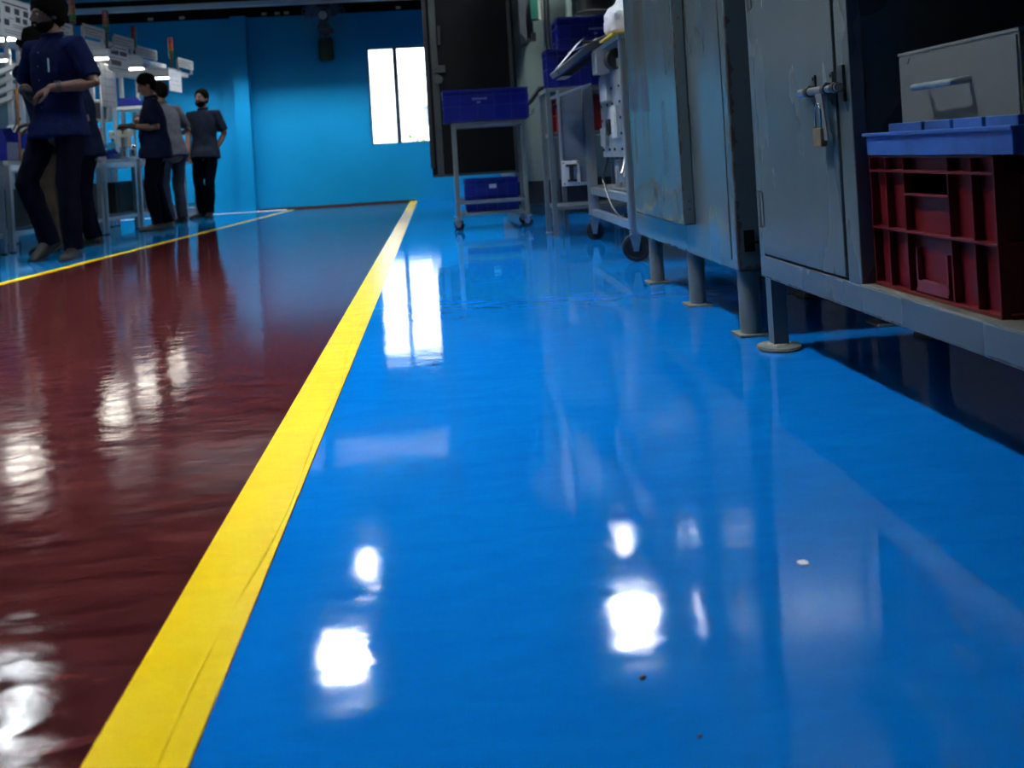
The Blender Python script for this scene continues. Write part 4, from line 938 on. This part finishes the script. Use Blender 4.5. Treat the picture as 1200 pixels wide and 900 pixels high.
def bin_(label, x, y, z, rz, w=.16, d=.24, hh=.13, group='open-fronted blue bins on the worktables', m=None):
    r = thing('parts_bin', label, 'bin', (x, y, z), rz, group)
    q = MB(); t = .004
    q.box(-d/2, d/2, -w/2, w/2, 0, t); q.box(-d/2, -d/2+t, -w/2, w/2, t, hh); q.box(d/2-t, d/2, -w/2, w/2, t, hh*.55)
    for sy in (-1, 1):
        y0 = sy*w/2; q.prism([(-d/2, y0, t), (d/2, y0, t), (d/2, y0, hh*.55), (d/2-.05, y0, hh), (-d/2, y0, hh)], (0, -sy*t, 0))
    q.box(-d/2-.006, d/2-.05, -w/2-.006, -w/2, hh-.01, hh); q.box(-d/2-.006, d/2-.05, w/2, w/2+.006, hh-.01, hh); q.box(d/2, d/2+.006, -w/2, w/2, hh*.55-.008, hh*.55)
    q.build('body', m or BLUEPL, r, bevel=.001)
    return r
station(6.62, 1.02, 'nearest worktable at the left edge of the photo', sign=False, tower=False, seedv=1)
station(7.72, 1.0, 'worktable behind the nearest worker, its canopy lamps lit', seedv=2, sx=.12, sy=(.45, .95))
station(8.80, .52, 'short worktable under the sign just right of the nearest worker\'s head', seedv=3, sx=.13, sy=(.03, .48), cz=1.80)
station(9.38, .74, 'worktable with bright drawings board left of the gloved worker', seedv=4, sx=.17, sy=(.0, .46), cz=1.77)
station(10.20, .62, 'worktable in front of the gloved worker under a wide white canopy', seedv=5, sx=.09, sy=(-.10, .42), cz=1.745)
station(10.92, .56, 'farthest worktable beside the worker in grey, nearest the blue wall', seedv=6, sx=.20, sy=(.02, .50), cz=1.70)

# sheets that hang from the line
def sheet(label, x, y0, y1, z0, z1, rz, marks, ct=1.79, group='sheets hung along the line', rs=None):
    r = thing('notice_sheet', label, 'notice', (x, y0, z0), rz, group)
    L, Hh_ = y1-y0, z1-z0
    q = MB(); q.box(-.003, 0, 0, L, 0, Hh_); q.build('paper', PAPER, r, bevel=0)
    q = MB()
    for (a, b_, c_, d_) in marks: q.box(0, .0012, a*L, b_*L, c_*Hh_, d_*Hh_)
    q.build('print', INK, r, bevel=0)
    q = MB(); q.box(-.006, .002, -.01, L+.01, Hh_, Hh_+.012)
    q.build('rail', ALU, r, bevel=0)
    for yy in (.04, L-.14): MB().tube([(-.003, yy, Hh_+.006), (-.19, yy, Hh_+.006), (-.19, yy, ct-z0)], .004, 6).build('hanger', ALU, r, bevel=0)
    return r
mk = [(.06, .90, .86, .90)]+[(.15+.30*i, .15+.30*i+.16, .64, .80) for i in range(3)]+[(.48+.24*i, .48+.24*i+.15, .44, .58) for i in range(2)]+[(.10, .26, .30, .46)]+[(.35, .9, .34, .355), (.35, .8, .28, .295), (.1, .9, .16, .175), (.1, .8, .1, .115), (.25, .42, .50, .515)]
sheet('large notice with rows of dark squares hanging at the left edge', -3.16, 7.28, 7.74, 1.66, 1.95, RZ*.6, mk)
mk2 = [(.1, .9, .86, .9), (.12, .5, .62, .78), (.56, .9, .62, .78), (.1, .9, .5, .52), (.12, .6, .24, .42), (.1, .9, .12, .14)]
sheet('printed notice hanging below the second sign, nearest the lit drawings board', -3.085, 9.36, 9.82, 1.585, 1.86, RZ, mk2, 1.78)
mk3 = [(.1, .7, .8, .815), (.1, .9, .7, .71), (.1, .8, .5, .51), (.1, .9, .3, .31)]
sheet('pale notice hanging below the farthest sign above the grey-shirted worker', -2.885, 10.68, 11.05, 1.475, 1.72, RZ, mk3, 1.71)
lb = thing('drawings_board', 'bright white board of drawings standing on the worktable', 'board', (-3.205, 9.46, .733), RZ)
q = MB(); q.box(-.012, 0, 0, .34, .52, .95); q.build('panel', PAPER, lb)
q = MB()
for k in range(5): q.box(0, .001, .03, .31, .57+k*.075, .573+k*.075)
q.box(0, .001, .1, .103, .54, .93); q.build('print', INK, lb, bevel=0)
q = MB(); q.box(-.03, -.012, .02, .05, 0, .95); q.box(-.03, -.012, .29, .32, 0, .95); q.build('stand', ALU, lb)
# things on the tables
rs = random.Random(4)
tz = .732
def on(y, off): return xf(y)+off
bin_('tall blue bin at the left edge of the photo beside the orange pole', on(7.82, -.105), 7.82, tz, RZ, .17, .19, .27)
bin_('blue bin behind the nearest worker\'s hands', on(8.17, -.11), 8.17, tz+.10, RZ, .2, .2, .14)
q = MB(); q.box(on(8.17, -.21), on(8.17, -.02), 8.07, 8.28, tz, tz+.10); tag(q.build('tool_box', BEIGE, bevel=.006), 'beige tool box under the blue bin behind the nearest worker', 'box')
bin_('blue bin on the worktable between the half hidden worker and the gloved worker', on(9.62, -.10), 9.62, tz, RZ, .26, .2, .10)
q = MB(); q.box(on(9.62, -.19), on(9.62, -.02), 9.52, 9.72, tz+.11, tz+.17); tag(q.build('cover_box', CYANPL, bevel=.008), 'cyan plastic box on the blue bin beside the gloved hands', 'box')
bin_('long blue bin on the raised shelf behind the gloved worker\'s face', on(10.9, -.27)+.0, 10.9, 1.322, RZ, .40, .26, .10)
for (y, lab, a, dx, z_) in ((7.42, 'small white press on the nearest worktable', WHITEPL, -.22, tz), (7.05, 'white press at the left edge of the nearest worktable', BEIGE, -.30, tz),
        (8.46, 'white press by the half hidden worker', WHITEPL, -.30, tz), (9.5, 'white press at the foot of the drawings board', WHITEPL, -.10, tz), (10.30, 'beige press in front of the gloved hands', BEIGE, -.16, tz),
        (10.50, 'white press behind the gloved hands', WHITEPL, -.34, tz), (11.32, 'beige press on the farthest worktable, nearest the blue wall', BEIGE, -.28, tz), (11.02, 'white press on the farthest worktable behind the worker in grey', WHITEPL, -.12, tz)):
    fixture('bench_press', lab, on(y, dx), y, z_, RZ+rs.uniform(-.3, .3), rs, a)
# raised shelf behind the gloved worker
sh_ = thing('bench_shelf', 'white raised shelf above the worktable behind the gloved worker', 'shelf', (on(10.62, -.27), 10.62, tz), RZ)
q = MB(); q.box(-.16, .16, 0, .52, .555, .59); q.build('board', WHITEPL, sh_)
for x in (-.14, .14):
    for y in (.02, .50): q = MB(); q.box(x-.012, x+.012, y-.012, y+.012, 0, .555); q.build('leg', ALU, sh_)
# grey monitor box beside the drawings
mo = thing('monitor', 'grey monitor on an arm between the half hidden worker and the gloved worker', 'monitor', (on(9.85, -.20), 9.88, tz), RZ)
q = MB(); q.box(-.06, .06, -.06, .06, 0, .015); q.cyl((0, 0, .015), (0, 0, .42), .018, 14); q.build('stand', STEEL, mo)
q = MB(); q.prism([(-.09, -.10, .40), (.10, -.12, .38), (.12, -.12, .60), (-.07, -.10, .62)], (0, .10, 0)); q.build('case', GREYPAINT, mo, bevel=.012)
q = MB(); q.prism([(-.07, -.103, .43), (.085, -.121, .41), (.10, -.121, .57), (-.055, -.103, .59)], (0, -.002, 0)); q.build('screen', BLACKPL, mo, bevel=0)
# amber pole and bright tilted rails at the nearest table
q = MB(); q.box(on(7.95, -.035), on(7.95, -.022), 7.945, 7.96, tz, 1.32); tag(q.build('gauge_pole', ORANGE, bevel=.002), 'thin orange pole upright at the nearest worktable corner', 'pole')
q = MB()
for k in range(4): 
    z = 1.12+k*.085; x = on(7.85, -.22)
    q.prism([(x-.16, 7.73+k*.03, z-.05), (x+.26, 7.73+k*.03, z+.10), (x+.26, 7.73+k*.03, z+.14), (x-.16, 7.73+k*.03, z-.01)], (0, .05, 0))
for x_ in (on(7.85, -.36), on(7.85, -.24)): q.box(x_-.012, x_+.012, 7.78, 7.81, tz, 1.46)
tag(q.build('flow_rack', WHITEPL, bevel=.002), 'slanted white rails of a flow rack left of the nearest worker', 'rack')
tl = thing('tube_light', 'lit tube light under a shade at the left edge', 'lamp', (on(7.6, -.10), 7.78, 1.52), RZ)
q = MB(); q.prism([(-.16, -.03, .02), (.14, -.03, .02), (.14, .0, .07), (-.16, .0, .07)], (0, .05, 0)); q.box(-.15, -.13, .0, .02, .05, .30); q.box(.11, .13, 0, .02, .05, .30); q.build('shade', HOUSING, tl)
q = MB(); q.tube([(-.15, -.01, .01), (.13, -.01, .01)], .012, 10); q.build('tube', TASKDIM, tl, bevel=0)
# tall dark switchgear behind the first tables
sg = thing('switch_cabinet', 'tall dark switch cabinet behind the nearest worktables', 'cabinet', (-4.95, 9.4, 0), 0)
q = MB(); q.box(-.5, .25, 0, 2.3, 0, 1.95); q.build('body', mat('dark blue grey cabinet', (.02, .028, .034), .45), sg, bevel=.006)
for k in range(3):
    q = MB(); q.box(.25, .266, .03+k*.76, .75+k*.76, .10, 1.90); d_ = q.build('door', mat('dark blue grey door', (.026, .034, .040), .4), sg, bevel=.004)
    q = MB(); q.box(.266, .29, .66+k*.76, .69+k*.76, .95, 1.08); q.build('handle', BLACKPL, d_, bevel=.003)
# table with two blue crates near the back wall
bt2 = thing('side_table', 'white side table with blue crates beside the worker at the wall', 'table', (-3.17, 11.72, 0), RZ)
q = MB(); q.box(-.22, .20, -.18, .22, .655, .685); q.build('table_top', WHITEPL, bt2)
for x in (-.20, .18):
    for y in (-.16, .20): q = MB(); q.box(x-.018, x+.018, y-.018, y+.018, 0, .655); q.build('leg', ALU, bt2)
pieces('rail', ALU, bt2, [(-.18, .16, -.172, -.148, .14, .17), (-.18, .16, .188, .212, .14, .17)])
crate(.36, .28, .125, 'crate', 'lower of two small blue crates on the white side table', 'crate', (-3.15, 11.72, .685), RZ, BLUEPL, 'crates on the side table')
crate(.36, .28, .125, 'crate', 'upper of two small blue crates on the white side table', 'crate', (-3.15, 11.72, .81), RZ, BLUEPL, 'crates on the side table')
q = MB(); q.box(-3.30, -3.0, 12.05, 12.2, .0, .10); q.box(-3.305, -2.995, 12.045, 12.205, .10, .115); tag(q.build('carton', PAPER, bevel=.003), 'low white carton on the floor under the side table', 'carton')
# unseen troughs added to brighten the lower back wall; hood lip cuts off the upper part
ws0 = None
for k, (x, lab) in enumerate(((-6.2, 'added unseen light trough at the far left of the back wall'), (-4.3, 'added unseen light trough above the farthest worktables'), (-2.4, 'added unseen light trough near the wall column'), (-.5, 'added unseen light trough near the window'))):
    if ws0 is None:
        r = thing('added_wall_light', lab, 'added wall light', (x, 10.95, 2.88), 0, 'added unseen light troughs along the back wall')
        q = MB(); q.box(-.90, .90, -.02, 0, -.05, .16); q.box(-.90, .90, 0, .30, .14, .16); q.box(-.90, .90, .28, .30, -.125, .14)
        for sx in (-1, 1): q.box(sx*.89-.01, sx*.89+.01, 0, .28, -.04, .14)
        q.build('hood', mat('black lamp hood', (.02, .02, .022), .6), r)
        q = MB(); q.box(-.86, .86, .03, .09, .10, .125); q.build('tube', mat('added wall light tube', (.9, .9, .9), .5, 0, .02, 5, emit=(.9, .97, 1), estr=135), r, bevel=0)
        for sx in (-1, 1): MB().cyl((sx*.6, .14, .16), (sx*.6, .14, .57), .008, 8).build('rod', STEEL, r, bevel=0)
        ws0 = r
    else:
        r = dup(ws0); r.location = (x, 10.95, 2.88); r['label'] = lab


# ------------------------------------------------------------------ camera, sky, view
h, roll, yaw = .55, .06, math.atan(90/1100)
F = V((math.sin(yaw), math.cos(yaw), 0)); Hh = V((math.cos(yaw), -math.sin(yaw), 0)); Z = V((0, 0, 1))
R = Hh*math.cos(roll)-Z*math.sin(roll); U = Z*math.cos(roll)+Hh*math.sin(roll)
cam = bpy.data.cameras.new('camera'); co = bpy.data.objects.new('camera', cam); COL.objects.link(co)
M = Matrix((R, U, -F)).transposed().to_4x4(); M.translation = (0, 0, h); co.matrix_world = M
cam.sensor_width = 36; cam.lens = 1100/1200*36; cam.shift_x = 0; cam.shift_y = -(450-180)/1200
cam.clip_start = .02
cam.dof.use_dof = True; cam.dof.focus_distance = 2.3; cam.dof.aperture_fstop = 5.0
SC.camera = co
wd = bpy.data.worlds.new('sky'); SC.world = wd; wd.use_nodes = True
wn, wl = wd.node_tree.nodes, wd.node_tree.links
sk = wn.new('ShaderNodeTexSky'); sk.sky_type = 'NISHITA'; sk.sun_disc = False; sk.sun_elevation = math.radians(50); sk.sun_rotation = 2.5
mixc = wn.new('ShaderNodeMix'); mixc.data_type = 'RGBA'; mixc.inputs['Factor'].default_value = .85
wl.new(sk.outputs[0], mixc.inputs['A']); mixc.inputs['B'].default_value = (1, 1, 1, 1)
wl.new(mixc.outputs['Result'], wn['Background'].inputs['Color']); wn['Background'].inputs['Strength'].default_value = 6.5
vs_ = SC.view_settings; vs_.view_transform = 'Standard'; vs_.look = 'None'; vs_.exposure = .2; vs_.gamma = 1; vs_.use_curve_mapping = False
SC.display_settings.display_device = 'sRGB'
SC.cycles.use_denoising = True
SC.cycles.max_bounces = 8; SC.cycles.diffuse_bounces = 4; SC.cycles.glossy_bounces = 4
SC.cycles.sample_clamp_indirect = 8
